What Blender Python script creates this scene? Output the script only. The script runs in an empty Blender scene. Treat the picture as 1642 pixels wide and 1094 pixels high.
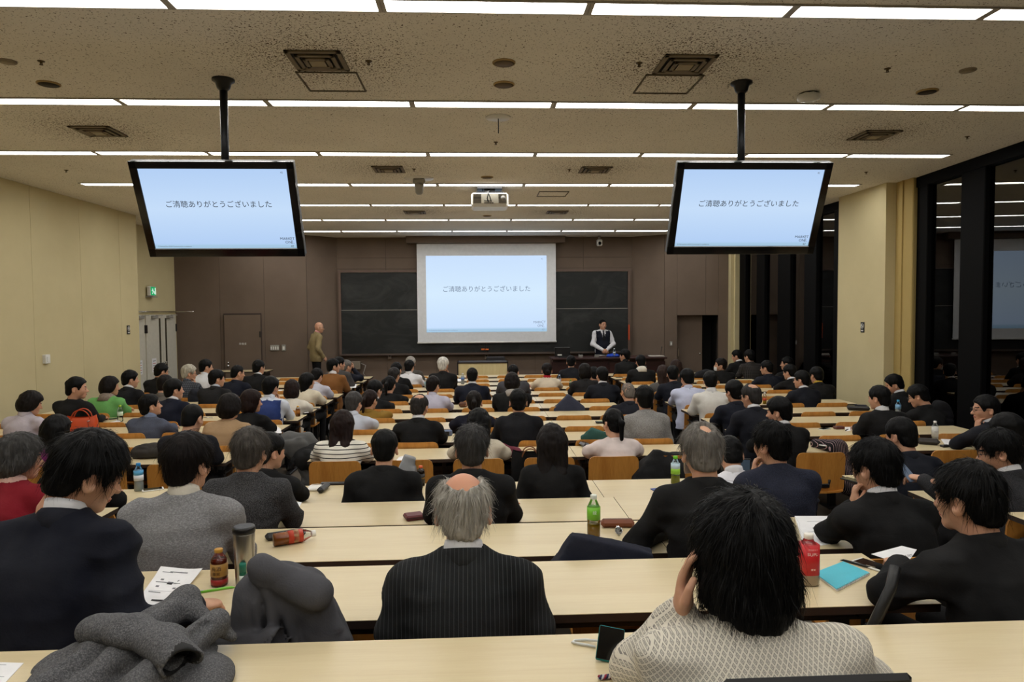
import bpy, bmesh, math, random
import numpy as np
from mathutils import Vector, Matrix, Euler

# ------------------------------------------------------------------ camera, world, exposure
SC = bpy.context.scene
COL = SC.collection
CZ = 2.003                      # eye height above the floor of the level rows
YAW, PITCH, ROLL, FOC = .0495, -.0433, -.0075, 1117.0
_f = np.array([math.sin(YAW)*math.cos(PITCH), math.cos(YAW)*math.cos(PITCH), math.sin(PITCH)])
_r = np.array([math.cos(YAW), -math.sin(YAW), 0.0]); _u = np.cross(_r, _f)
_r, _u = math.cos(ROLL)*_r + math.sin(ROLL)*_u, -math.sin(ROLL)*_r + math.cos(ROLL)*_u
cam_data = bpy.data.cameras.new('camera'); cam = bpy.data.objects.new('camera', cam_data); COL.objects.link(cam)
cam_data.sensor_width = 36.0; cam_data.lens = FOC*36.0/1642.0; cam_data.clip_start = .02; cam_data.clip_end = 200
cam.matrix_world = Matrix(((_r[0], _u[0], -_f[0], 0), (_r[1], _u[1], -_f[1], 0), (_r[2], _u[2], -_f[2], CZ), (0, 0, 0, 1)))
SC.camera = cam
SC.view_settings.view_transform = 'Standard'; SC.view_settings.look = 'None'
SC.view_settings.exposure = 0.0; SC.view_settings.gamma = 1.0; SC.view_settings.use_curve_mapping = False
LAMP = 15.6                      # brightness of the fluorescent diffusers
SCREEN = 1.0
world = bpy.data.worlds.new('night'); SC.world = world; world.use_nodes = True
world.node_tree.nodes['Background'].inputs[0].default_value = (.010, .011, .010, 1)
world.node_tree.nodes['Background'].inputs[1].default_value = .35
SC.cycles.max_bounces = 8; SC.cycles.diffuse_bounces = 5; SC.cycles.transparent_max_bounces = 12
SC.cycles.sample_clamp_indirect = 6

def ray(x, y): return _f + _r*(x-821)/FOC + _u*(547-y)/FOC
def at_z(x, y, z):
    d = ray(x, y); k = (z-CZ)/d[2]; return Vector((d[0]*k, d[1]*k, z))
def at_y(x, y, Y):
    d = ray(x, y); k = Y/d[1]; return Vector((d[0]*k, Y, CZ+d[2]*k))
def at_x(x, y, X):
    d = ray(x, y); k = X/d[0]; return Vector((X, d[1]*k, CZ+d[2]*k))

# ------------------------------------------------------------------ materials
def lin(c): return tuple((v/255/12.92 if v/255 <= .04045 else ((v/255+.055)/1.055)**2.4) for v in c)
class NT:
    def __init__(s, name):
        s.m = bpy.data.materials.new(name); s.m.use_nodes = True; s.t = s.m.node_tree; s.t.nodes.clear()
        s.out = s.n('ShaderNodeOutputMaterial')
    def n(s, typ, **kw):
        nd = s.t.nodes.new(typ)
        for k, v in kw.items():
            if hasattr(nd, k): setattr(nd, k, v)
        return nd
    def l(s, a, b): s.t.links.new(a, b)
    def noise(s, scale, detail=3, rough=.55, stretch=None, coord='Object', dist=0):
        tc = s.n('ShaderNodeTexCoord'); v = tc.outputs[coord]
        if stretch:
            mp = s.n('ShaderNodeMapping'); mp.inputs['Scale'].default_value = stretch; s.l(v, mp.inputs[0]); v = mp.outputs[0]
        nz = s.n('ShaderNodeTexNoise'); nz.inputs['Scale'].default_value = scale; nz.inputs['Detail'].default_value = detail
        nz.inputs['Roughness'].default_value = rough; nz.inputs['Distortion'].default_value = dist
        s.l(v, nz.inputs['Vector']); return nz.outputs['Fac']
    def ramp(s, fac, stops):
        r = s.n('ShaderNodeValToRGB'); e = r.color_ramp.elements
        while len(e) < len(stops): e.new(.5)
        for el, (p, c) in zip(e, stops): el.position = p; el.color = (*c, 1)
        s.l(fac, r.inputs[0]); return r.outputs[0]
    def bump(s, fac, strength, dist=.01, normal=None):
        b = s.n('ShaderNodeBump'); b.inputs['Strength'].default_value = strength; b.inputs['Distance'].default_value = dist
        s.l(fac, b.inputs['Height'])
        if normal: s.l(normal, b.inputs['Normal'])
        return b.outputs[0]
    def pbr(s, col, rough=.6, metal=0, spec=.5, normal=None, sheen=0, trans=0, ior=1.45, emit=None, es=0, coat=0):
        p = s.n('ShaderNodeBsdfPrincipled')
        if isinstance(col, tuple): p.inputs['Base Color'].default_value = (*col[:3], 1)
        else: s.l(col, p.inputs['Base Color'])
        if isinstance(rough, (int, float)): p.inputs['Roughness'].default_value = rough
        else: s.l(rough, p.inputs['Roughness'])
        p.inputs['Metallic'].default_value = metal; p.inputs['Specular IOR Level'].default_value = spec
        p.inputs['Sheen Weight'].default_value = sheen; p.inputs['Transmission Weight'].default_value = trans; p.inputs['IOR'].default_value = ior
        p.inputs['Coat Weight'].default_value = coat
        if normal is not None: s.l(normal, p.inputs['Normal'])
        if emit is not None:
            p.inputs['Emission Color'].default_value = (*emit, 1); p.inputs['Emission Strength'].default_value = es
        s.l(p.outputs[0], s.out.inputs[0]); return p
_MC = {}
def M(key, fn):
    if key not in _MC: _MC[key] = fn()
    return _MC[key]
def mix(a, b, t): return tuple(x*(1-t)+y*t for x, y in zip(a, b))
def plain(name, rgb, rough=.5, metal=0, spec=.5, coat=0):
    def f():
        t = NT(name); c = lin(rgb)
        fac = t.noise(14, 3); t.pbr(t.ramp(fac, [(.3, mix(c, (0, 0, 0), .08)), (.7, c)]), rough, metal, spec, coat=coat); return t.m
    return M((name, rgb, rough, metal), f)
def emitter(name, rgb, s):
    def f():
        t = NT(name); t.pbr((0, 0, 0), .6, emit=lin(rgb), es=s, spec=.1); return t.m
    return M((name, rgb, s), f)
def fabric(rgb, kind='plain', rgb2=None):
    """cloth: plain weave, knit, tweed, pinstripe, stripes, plaid, lattice print"""
    def f():
        t = NT('cloth_'+kind); c = lin(rgb)
        if max(rgb) < 72: c = tuple(v*.5 for v in c)
        w = t.noise(160, 2, .6); soft = t.noise(5, 3)
        base = t.ramp(soft, [(.3, mix(c, (0, 0, 0), .22)), (.7, mix(c, (1, 1, 1), .012))])
        if kind in ('tweed', 'knit'):
            fl = t.noise(260 if kind == 'tweed' else 130, 2, .7, stretch=(1, 1, .8 if kind == 'tweed' else 2.2))
            c2 = lin(rgb2 or tuple(min(255, v*1.55+8) for v in rgb))
            mx = t.n('ShaderNodeMixRGB'); mx.blend_type = 'MIX'
            t.l(t.ramp(fl, [(.42, (0, 0, 0)), (.68, (1, 1, 1))]), mx.inputs[0]); t.l(base, mx.inputs[1]); mx.inputs[2].default_value = (*c2, 1)
            base = mx.outputs[0]
        elif kind in ('pinstripe', 'stripes', 'plaid'):
            tc = t.n('ShaderNodeTexCoord'); sp = t.n('ShaderNodeSeparateXYZ'); t.l(tc.outputs['Object'], sp.inputs[0])
            def band(axis, per, width):
                m1 = t.n('ShaderNodeMath', operation='DIVIDE'); t.l(sp.outputs[axis], m1.inputs[0]); m1.inputs[1].default_value = per
                m2 = t.n('ShaderNodeMath', operation='FRACT'); t.l(m1.outputs[0], m2.inputs[0])
                m3 = t.n('ShaderNodeMath', operation='LESS_THAN'); t.l(m2.outputs[0], m3.inputs[0]); m3.inputs[1].default_value = width
                return m3.outputs[0]
            fs = {'pinstripe': [band(0, .0135, .13)], 'stripes': [band(2, .033, .22)], 'plaid': [band(0, .03, .25), band(2, .03, .25)]}[kind]
            for fc in fs:
                mx = t.n('ShaderNodeMixRGB'); t.l(fc, mx.inputs[0]); t.l(base, mx.inputs[1])
                mx.inputs[2].default_value = (*lin(rgb2), 1); base = mx.outputs[0]
        elif kind == 'lattice':
            tc = t.n('ShaderNodeTexCoord'); sp = t.n('ShaderNodeSeparateXYZ'); t.l(tc.outputs['Object'], sp.inputs[0])
            def cell(sign):
                a = t.n('ShaderNodeMath', operation='MULTIPLY'); t.l(sp.outputs[2], a.inputs[0]); a.inputs[1].default_value = sign*.86
                b = t.n('ShaderNodeMath', operation='ADD'); t.l(sp.outputs[0], b.inputs[0]); t.l(a.outputs[0], b.inputs[1])
                d = t.n('ShaderNodeMath', operation='DIVIDE'); t.l(b.outputs[0], d.inputs[0]); d.inputs[1].default_value = .0125
                fr = t.n('ShaderNodeMath', operation='FRACT'); t.l(d.outputs[0], fr.inputs[0])
                su = t.n('ShaderNodeMath', operation='SUBTRACT'); t.l(fr.outputs[0], su.inputs[0]); su.inputs[1].default_value = .5
                ab = t.n('ShaderNodeMath', operation='ABSOLUTE'); t.l(su.outputs[0], ab.inputs[0]); return ab.outputs[0]
            p, q = cell(1), cell(-1)
            mxm = t.n('ShaderNodeMath', operation='MAXIMUM'); t.l(p, mxm.inputs[0]); t.l(q, mxm.inputs[1])
            mnm = t.n('ShaderNodeMath', operation='MINIMUM'); t.l(p, mnm.inputs[0]); t.l(q, mnm.inputs[1])
            c2 = lin(rgb2)
            r1 = t.n('ShaderNodeValToRGB'); r1.color_ramp.interpolation = 'CONSTANT'; e = r1.color_ramp.elements
            for _ in range(3): e.new(.5)
            for el, (po, cc) in zip(e, [(0, c2), (.09, mix(c, c2, .25)), (.22, c2), (.33, mix(c, c2, .12)), (.36, c)]): el.position = po; el.color = (*cc, 1)
            t.l(mxm.outputs[0], r1.inputs[0]); base = r1.outputs[0]
        nb = t.bump(w, .25, .002); 
        fz = t.noise(9, 4, .6, dist=.6); nb = t.bump(fz, .35, .012, nb)
        t.pbr(base, .9, spec=.2, normal=nb, sheen=0); return t.m
    return M(('fab', rgb, kind, rgb2), f)
def hairmat(rgb):
    def f():
        t = NT('hair'); c = lin(rgb); k = t.noise(60, 3, .6, stretch=(1, 1, .12), dist=.3)
        col = t.ramp(k, [(.3, mix(c, (0, 0, 0), .45)), (.7, tuple(min(1, v*1.35+.002) for v in c))])
        t.pbr(col, .52, spec=.14, normal=t.bump(k, .6, .004)); return t.m
    return M(('hair', rgb), f)
def skinmat(rgb):
    def f():
        t = NT('skin'); c = lin(rgb); k = t.noise(30, 4); r = t.noise(9, 2)
        col = t.ramp(r, [(.35, mix(c, lin((170, 90, 70)), .25)), (.65, c)])
        p = t.pbr(col, .5, spec=.35, normal=t.bump(k, .08, .002)); p.inputs['Subsurface Weight'].default_value = .06
        p.inputs['Subsurface Radius'].default_value = (.008, .004, .002); return t.m
    return M(('skin', rgb), f)

def wood(rgb, rgb2, scale=3.0, stretch=(.25, 6, 6), rough=.35, spec=.5):
    def f():
        t = NT('wood'); k = t.noise(scale, 5, .6, stretch=stretch, dist=.3); k2 = t.noise(scale*9, 3, .6, stretch=stretch)
        mx = t.n('ShaderNodeMixRGB'); mx.inputs[0].default_value = .35
        t.l(t.ramp(k, [(.35, lin(rgb2)), (.62, lin(rgb))]), mx.inputs[1]); t.l(t.ramp(k2, [(.35, lin(rgb2)), (.6, lin(rgb))]), mx.inputs[2])
        t.pbr(mx.outputs[0], rough, spec=spec); return t.m
    return M(('wood', rgb, rgb2, stretch, rough), f)
MAPLE = wood((214, 199, 162), (205, 187, 148), 2.0, (.35, 7, 7), .3)
PLY = wood((200, 140, 66), (172, 112, 46), 2.2, (7, 7, .5), .38)
PALEWOOD = wood((232, 214, 162), (220, 198, 144), 2.0, (6, 6, .4), .45)
DARKWOOD = wood((62, 36, 34), (44, 25, 24), 2.5, (.3, 6, 6), .35)
EDGE = plain('edge_strip', (52, 40, 34), .5)
STEEL = plain('dark_steel', (38, 36, 36), .45, .3)
CHROME = plain('chrome', (205, 205, 205), .18, 1)
BLACKPL = plain('black_plastic', (18, 18, 20), .38)
WHITEPL = plain('white_plastic', (225, 225, 222), .4)
GREYPL = plain('grey_plastic', (150, 148, 142), .5)
PAPER = plain('paper', (238, 238, 240), .75)
INK = plain('ink', (40, 40, 44), .7)
GREYINK = plain('grey_ink', (120, 122, 128), .7)
def clear_mat(name, tint, gl=.06, ior=1.45):
    def f():
        t = NT(name); tr = t.n('ShaderNodeBsdfTransparent'); tr.inputs[0].default_value = (*tint, 1)
        g = t.n('ShaderNodeBsdfGlossy'); g.inputs['Roughness'].default_value = gl; g.inputs[0].default_value = (1, 1, 1, 1)
        fr = t.n('ShaderNodeFresnel'); fr.inputs[0].default_value = ior
        m = t.n('ShaderNodeMixShader'); t.l(fr.outputs[0], m.inputs[0]); t.l(tr.outputs[0], m.inputs[1]); t.l(g.outputs[0], m.inputs[2])
        t.l(m.outputs[0], t.out.inputs[0]); return t.m
    return M((name, tint), f)
PET = clear_mat('clear_plastic', (.86, .88, .88), .08)
PANE = clear_mat('window_glass', (.55, .57, .56), .0, 1.8)

# ------------------------------------------------------------------ object helpers
def link(name, me, parent=None, mats=None, loc=None, rot=None):
    o = bpy.data.objects.new(name, me); COL.objects.link(o)
    if parent is not None: o.parent = parent
    if loc is not None: o.location = loc
    if rot is not None: o.rotation_euler = rot
    if mats is not None:
        if not isinstance(mats, (list, tuple)): mats = [mats]
        if len(me.materials) == 0:
            for m in mats: me.materials.append(m)
        else:
            for i, m in enumerate(mats):
                if me.materials[i] != m:
                    o.material_slots[i].link = 'OBJECT'; o.material_slots[i].material = m
    return o
def tag(o, label, cat, group=None):
    o['label'] = label; o['category'] = cat
    if group: o['group'] = group
    return o
def thing(name, label, cat, loc=(0, 0, 0), rot=(0, 0, 0), group=None):
    o = bpy.data.objects.new(name, None); COL.objects.link(o); o.location = loc; o.rotation_euler = rot; o.empty_display_size = .1
    return tag(o, label, cat, group)
def structure(o): o['kind'] = 'structure'; return o
class B:
    """collects boxes, tubes, lathes, plates into one mesh"""
    def __init__(s): s.v = []; s.f = []; s.mi = []; s.sm = []
    def add(s, vs, fs, mi=0, smooth=False):
        k = len(s.v); s.v += [tuple(v) for v in vs]; s.f += [tuple(i+k for i in f) for f in fs]; s.mi += [mi]*len(fs); s.sm += [smooth]*len(fs); return s
    def box(s, c, d, mi=0, bev=0, rot=None):
        x, y, z = d[0]/2, d[1]/2, d[2]/2
        if bev <= 0:
            vs = [(sx*x, sy*y, sz*z) for sx in (-1, 1) for sy in (-1, 1) for sz in (-1, 1)]
            fs = [(0, 1, 3, 2), (4, 6, 7, 5), (0, 4, 5, 1), (2, 3, 7, 6), (0, 2, 6, 4), (1, 5, 7, 3)]
        else:
            b = min(bev, x*.98, y*.98, z*.98); vs = []; idx = {}
            for sx in (-1, 1):
                for sy in (-1, 1):
                    for sz in (-1, 1):
                        for a in range(3):
                            p = [sx*(x-b), sy*(y-b), sz*(z-b)]; p[a] = (sx*x, sy*y, sz*z)[a]
                            idx[(sx, sy, sz, a)] = len(vs); vs.append(tuple(p))
            fs = []
            for a in range(3):
                o1, o2 = [q for q in range(3) if q != a]
                for sg in (-1, 1):
                    cyc = [(-1, -1), (1, -1), (1, 1), (-1, 1)]; q = []
                    for (p1, p2) in cyc:
                        k = [0, 0, 0]; k[a] = sg; k[o1] = p1; k[o2] = p2; q.append(idx[(*k, a)])
                    fs.append(tuple(q))
            for a in range(3):
                o1, o2 = [q for q in range(3) if q != a]
                for p1 in (-1, 1):
                    for p2 in (-1, 1):
                        q = []
                        for sg, ax in ((-1, o1), (1, o1), (1, o2), (-1, o2)):
                            k = [0, 0, 0]; k[a] = sg; k[o1] = p1; k[o2] = p2; q.append(idx[(*k, ax)])
                        fs.append(tuple(q))
            for sx in (-1, 1):
                for sy in (-1, 1):
                    for sz in (-1, 1): fs.append(tuple(idx[(sx, sy, sz, a)] for a in range(3)))
            # consistent outward winding
            out = []
            for f in fs:
                P = [Vector(vs[i]) for i in f]; n = (P[1]-P[0]).cross(P[2]-P[0]); ctr = sum(P, Vector())/len(P)
                out.append(f if n.dot(ctr) > 0 else tuple(reversed(f)))
            fs = out
        R = rot.to_matrix() if isinstance(rot, Euler) else rot
        vs = [(R @ Vector(v) if R is not None else Vector(v)) + Vector(c) for v in vs]
        return s.add(vs, fs, mi)
    def tube(s, pts, r, mi=0, n=8, cap=True):
        pts = [Vector(p) for p in pts]; rs = r if isinstance(r, (list, tuple)) else [r]*len(pts); vs = []; prev = None
        for i, p in enumerate(pts):
            d = (pts[min(i+1, len(pts)-1)]-pts[max(i-1, 0)]).normalized()
            a = d.orthogonal().normalized() if prev is None else (prev - d*prev.dot(d)).normalized()
            prev = a; b = d.cross(a)
            vs += [p+(a*math.cos(2*math.pi*k/n)+b*math.sin(2*math.pi*k/n))*rs[i] for k in range(n)]
        fs = [(i*n+k, i*n+(k+1) % n, (i+1)*n+(k+1) % n, (i+1)*n+k) for i in range(len(pts)-1) for k in range(n)]
        if cap: fs += [tuple(reversed(range(n))), tuple((len(pts)-1)*n+k for k in range(n))]
        return s.add(vs, fs, mi, True)
    def lathe(s, prof, mi=0, n=16, c=(0, 0, 0), sq=1.0, ax='z'):
        vs = []
        for (r, z) in prof:
            for k in range(n):
                a = 2*math.pi*k/n; x, y = math.cos(a), math.sin(a)
                if sq != 1.0:
                    m = (abs(x)**sq+abs(y)**sq)**(-1/sq); x, y = x*m, y*m
                v = (r*x, r*y, z)
                if ax == 'y': v = (v[0], v[2], v[1])
                vs.append((v[0]+c[0], v[1]+c[1], v[2]+c[2]))
        fs = [(i*n+k, i*n+(k+1) % n, (i+1)*n+(k+1) % n, (i+1)*n+k) for i in range(len(prof)-1) for k in range(n)]
        if prof[0][0] > 1e-6: fs.append(tuple(reversed(range(n))))
        if prof[-1][0] > 1e-6: fs.append(tuple((len(prof)-1)*n+k for k in range(n)))
        return s.add(vs, fs, mi, True)
    def slab(s, poly, z0, z1, mi=0):
        n = len(poly); vs = [(x, y, z0) for x, y in poly]+[(x, y, z1) for x, y in poly]
        fs = [tuple(reversed(range(n))), tuple(range(n, 2*n))]+[(i, (i+1) % n, n+(i+1) % n, n+i) for i in range(n)]
        return s.add(vs, fs, mi)
    def mesh(s, name='m'):
        me = bpy.data.meshes.new(name); me.from_pydata(s.v, [], s.f)
        me.polygons.foreach_set('material_index', s.mi); me.polygons.foreach_set('use_smooth', s.sm); me.update(); return me
    def obj(s, name, mats, parent=None, loc=None, rot=None): return link(name, s.mesh(name), parent, mats, loc, rot)
def instance(o, parent, loc=None):
    c = o.copy(); COL.objects.link(c); c.parent = parent
    if loc is not None: c.location = loc
    return c
def dup(root, loc, rot, label, group=None):
    r = root.copy(); COL.objects.link(r); r.location = loc; r.rotation_euler = rot; r['label'] = label
    if group: r['group'] = group
    for ch in KIDS[root.name]:
        c = ch.copy(); COL.objects.link(c); c.parent = r
        for g in KIDS.get(ch.name, []):
            d = g.copy(); COL.objects.link(d); d.parent = c
    return r
KIDS = {}
def note(root, kids):
    KIDS[root.name] = kids
def text_mesh(body, size, align='CENTER', space=1.0, shear=0):
    cu = bpy.data.curves.new('t', 'FONT'); cu.body = body; cu.size = size; cu.align_x = align; cu.align_y = 'CENTER'; cu.space_character = space; cu.shear = shear
    cu.resolution_u = 3
    o = bpy.data.objects.new('t', cu); COL.objects.link(o); bpy.context.view_layer.update()
    me = bpy.data.meshes.new_from_object(o.evaluated_get(bpy.context.evaluated_depsgraph_get()))
    bpy.data.objects.remove(o); me.materials.clear(); return me

# ------------------------------------------------------------------ the room
HC = CZ+1.8187                  # ceiling
XL, XR, XG = -6.3, 6.1, 6.9     # left wall, ceiling edge on the window side, window plane
YB, YF = -3.2, 17.6             # back wall, board wall
XC = .21                        # middle of the hall
def ceil_mat():
    t = NT('rockwool_ceiling')
    tc = t.n('ShaderNodeTexCoord'); mp = t.n('ShaderNodeMapping'); mp.inputs['Scale'].default_value = (1.25, 1, 1); t.l(tc.outputs['Object'], mp.inputs[0])
    nz = t.n('ShaderNodeTexNoise'); nz.inputs['Scale'].default_value = 62; nz.inputs['Detail'].default_value = 1.5; nz.inputs['Distortion'].default_value = .9; t.l(mp.outputs[0], nz.inputs[0])
    n2 = t.n('ShaderNodeTexNoise'); n2.inputs['Scale'].default_value = 1.1; n2.inputs['Detail'].default_value = 2; t.l(mp.outputs[0], n2.inputs[0])
    # soot around the air outlets: real dirt with its own shape
    dirt = None
    for (vx, vy) in VENTS:
        d = t.n('ShaderNodeVectorMath', operation='DISTANCE'); t.l(tc.outputs['Object'], d.inputs[0]); d.inputs[1].default_value = (vx, vy, 0)
        mr = t.n('ShaderNodeMapRange'); mr.inputs[1].default_value = .15; mr.inputs[2].default_value = 1.15; mr.inputs[3].default_value = 1; mr.inputs[4].default_value = 0
        t.l(d.outputs['Value'], mr.inputs[0])
        if dirt is None: dirt = mr.outputs[0]
        else:
            mx = t.n('ShaderNodeMath', operation='MAXIMUM'); t.l(dirt, mx.inputs[0]); t.l(mr.outputs[0], mx.inputs[1]); dirt = mx.outputs[0]
    pw = t.n('ShaderNodeMath', operation='POWER'); t.l(dirt, pw.inputs[0]); pw.inputs[1].default_value = 1.7
    # fissure threshold loosens where it is sooty
    th = t.n('ShaderNodeMath', operation='MULTIPLY_ADD'); t.l(pw.outputs[0], th.inputs[0]); th.inputs[1].default_value = .13; t.l(nz.outputs[0], th.inputs[2])
    fis = t.ramp(th.outputs[0], [(.625, (0, 0, 0)), (.70, (1, 1, 1))])
    base = t.ramp(n2.outputs[0], [(.3, lin((224, 220, 212))), (.7, lin((232, 228, 220)))])
    mx = t.n('ShaderNodeMixRGB'); t.l(fis, mx.inputs[0]); t.l(base, mx.inputs[1]); mx.inputs[2].default_value = (*lin((92, 78, 62)), 1)
    inv = t.n('ShaderNodeInvert'); t.l(fis, inv.inputs[1])
    t.pbr(mx.outputs[0], .95, spec=.1, normal=t.bump(inv.outputs[0], .5, .006)); return t.m
VENTS = [(-1.13, 5.17), (1.55, 5.17), (-3.74, 7.2), (4.18, 7.2), (-1.11, 9.03), (1.54, 9.03), (-1.12, 12.9), (1.49, 12.9)]
YELLOW = lambda: M('yellow', lambda: _wallmat('wall_cloth', (204, 192, 152), (196, 184, 144)))
BROWN = lambda: M('brownw', lambda: _wallmat('wall_brown', (113, 98, 86), (104, 90, 79)))
def _wallmat(name, a, b):
    t = NT(name); k = t.noise(1.3, 4, .6); g = t.noise(220, 2)
    t.pbr(t.ramp(k, [(.3, lin(b)), (.7, lin(a))]), .7, spec=.3, normal=t.bump(g, .15, .002)); return t.m
JOINT = plain('wall_joint', (70, 58, 48), .8)
FLOORM = M('floor', lambda: _wallmat('floor_vinyl', (118, 108, 96), (98, 90, 80)))

# floor: steps at the back, level cross aisle, gentle ramp down to the front
FZ = {1: -1.6-.0, 2: -1.70, 3: -1.807, 4: -1.91, 5: -2.003}
def floor_z(n): return FZ[n]+CZ if n <= 5 else -.0055*(n-6)
FAR = {1: 1.89, 2: 2.73, 3: 3.58, 4: 4.425, 5: 5.255}
for n in range(6, 17): FAR[n] = 6.61+.815*(n-6)
DW = .49
def desk_z(n): return floor_z(n)+.70
b = B()
edges = [(YB, 1.14), (1.14, 1.98), (1.98, 2.82), (2.82, 3.68), (3.68, 5.95)]
for (y0, y1), n in zip(edges, (1, 2, 3, 4, 5)): b.box(((XL+XG)/2, (y0+y1)/2, floor_z(n)/2-.2), (XG-XL+1.6, y1-y0, floor_z(n)+.4))
yq = FAR[16]; zq = floor_z(16); xa, xb = XL-.8, XG+.8
b.add([(xa, 5.95, 0), (xb, 5.95, 0), (xb, yq, zq), (xa, yq, zq), (xb, YF+.3, zq), (xa, YF+.3, zq)], [(0, 1, 2, 3), (3, 2, 4, 5)])
structure(b.obj('floor', FLOORM))
# platform for the speakers
PZ = zq+.11
b = B(); b.box((.25, 16.85, zq+.055), (9.4, 1.5, .11), bev=.01); structure(b.obj('floor_platform', wood((120, 98, 78), (104, 84, 66), 2, (.3, 5, 5), .5)))
# ceiling, one slab
b = B(); b.slab([(-7.2, YB), (5.3, YB), (6.2, 9.4), (6.3, 9.6), (6.3, 17.9), (-7.2, 17.9)], 0, .2); o = b.obj('ceiling', ceil_mat(), loc=(0, 0, HC)); structure(o)
def panel_wall(name, p0, p1, z0, z1, mat, widths, thick=.12, holes=(), rows=None, jm=None):
    """dark backing slab with cloth or board panels proud of it, joints open by 5 mm. p0->p1 seen from the left to the right, room on the right-hand-side normal"""
    p0 = Vector((p0[0], p0[1], 0)); p1 = Vector((p1[0], p1[1], 0)); L = (p1-p0).length; d = (p1-p0)/L
    ang = math.atan2(d.y, d.x)
    xs = [0]
    while xs[-1] < L-.05: xs.append(min(L, xs[-1]+widths))
    if len(xs) > 2 and xs[-1]-xs[-2] < widths*.25: xs.pop(-2)
    rows = rows or [z0, z1]
    bb = B()
    def rects(x0, x1, a0, a1):
        out = [(x0, x1, a0, a1)]
        for (hx0, hx1, hz0, hz1) in holes:
            nx = []
            for (u0, u1, w0, w1) in out:
                if hx1 <= u0 or hx0 >= u1 or hz1 <= w0 or hz0 >= w1: nx.append((u0, u1, w0, w1)); continue
                if hx0 > u0: nx.append((u0, hx0, w0, w1))
                if hx1 < u1: nx.append((hx1, u1, w0, w1))
                c0, c1 = max(u0, hx0), min(u1, hx1)
                if hz1 < w1: nx.append((c0, c1, hz1, w1))
                if hz0 > w0: nx.append((c0, c1, w0, hz0))
            out = nx
        return out
    for r in rects(0, L, z0, z1): bb.box(((r[0]+r[1])/2, thick/2, (r[2]+r[3])/2), (r[1]-r[0], thick, r[3]-r[2]))
    w = structure(bb.obj(name, jm or JOINT, loc=p0, rot=(0, 0, ang)))
    for i in range(len(xs)-1):
        for j in range(len(rows)-1):
            for r in rects(xs[i], xs[i+1], rows[j], rows[j+1]):
                if r[1]-r[0] < .02 or r[3]-r[2] < .02: continue
                q = B(); q.box(((r[0]+r[1])/2, -.006, (r[2]+r[3])/2), (r[1]-r[0]-.005, .012, r[3]-r[2]-.005), bev=.002)
                q.obj('panel', mat, w)
    return w
zb = -.12
panel_wall('wall_left', (XL, YB), (XL, 13.3), zb, HC, YELLOW(), 1.22, jm=plain('yellow_joint', (150, 132, 92), .8))
HR = CZ+1.74
panel_wall('wall_left_recess', (XL, 13.3), (-6.92, 13.3), zb, HC, YELLOW(), 1.2)
panel_wall('wall_door_side', (-6.92, 13.3), (-6.92, 16.35), zb, HC, YELLOW(), 3.2, jm=plain('yellow_joint', (150, 132, 92), .8))
fr = [zb, CZ+1.02, HC]
panel_wall('wall_front_left', (-6.92, 16.35), (-4.02, 16.72), zb, HC, BROWN(), .98)
panel_wall('wall_front_left_corner', (-4.02, 16.72), (-3.42, 17.3), zb, HC, BROWN(), .9)
panel_wall('wall_front', (-3.45, 17.3), (3.9, 17.3), zb, HC, BROWN(), 1.22, rows=[zb, CZ-1.12, CZ+1.05, CZ+1.32, HC])
panel_wall('wall_front_right_corner', (3.87, 17.3), (4.55, 16.75), zb, HC, BROWN(), .9)
AX0 = .30
panel_wall('wall_front_right', (4.55, 16.75), (6.12, 16.55), zb, HC, BROWN(), .98, holes=[(AX0, AX0+.98, zb-.01, CZ-.14)])
panel_wall('wall_back', (XG, YB), (XL, YB), zb, HC, YELLOW(), 1.22)
# alcove behind the opening on the right with a half-open door leaf
al = thing('wall_alcove', 'dark alcove with a brown door beside the window', 'alcove', (4.55, 16.75, 0), (0, 0, math.atan2(-.2, 1.57)))
del al['category']; structure(al); del al['label']
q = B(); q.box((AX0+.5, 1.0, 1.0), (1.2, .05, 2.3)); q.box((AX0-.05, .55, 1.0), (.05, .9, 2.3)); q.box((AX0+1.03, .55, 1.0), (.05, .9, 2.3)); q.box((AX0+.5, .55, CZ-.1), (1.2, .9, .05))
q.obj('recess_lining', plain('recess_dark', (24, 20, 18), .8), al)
dr = B(); dr.box((AX0+.335, .25, .95), (.62, .045, 1.87), bev=.004)
dro = dr.obj('door_leaf', BROWN(), al); h = B(); h.lathe([(.0, 0), (.022, .004), (.024, .02), (.012, .03), (0, .03)], c=(0, 0, 0), n=12)
h.obj('door_handle', CHROME, dro, loc=(AX0+.59, .225, .92), rot=(math.pi/2, 0, 0))
h = B(); h.box((AX0+.07, .22, .95), (.02, .02, .22)); h.obj('hinge', CHROME, dro)
# pilasters on the window side
b = B(); b.box((6.25, 16.35, HC/2), (.4, .5, HC)); b.box((6.02, 16.2, HC/2), (.1, .06, HC)); structure(b.obj('wall_pilaster', YELLOW()))
b = B(); b.box((6.25, 10.58, HC/2), (.6, 1.33, HC)); structure(b.obj('wall_column', YELLOW()))
b = B(); b.box((6.26, 9.74, HC/2), (.32, .42, HC)); b.box((6.095, 9.75, HC/2), (.03, .03, HC)); b.box((6.12, 9.54, HC/2), (.05, .05, HC), bev=.01); structure(b.obj('wall_column_casing', M('mustard', lambda: _wallmat('mustard_metal', (176, 154, 98), (168, 146, 92)))))
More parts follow.
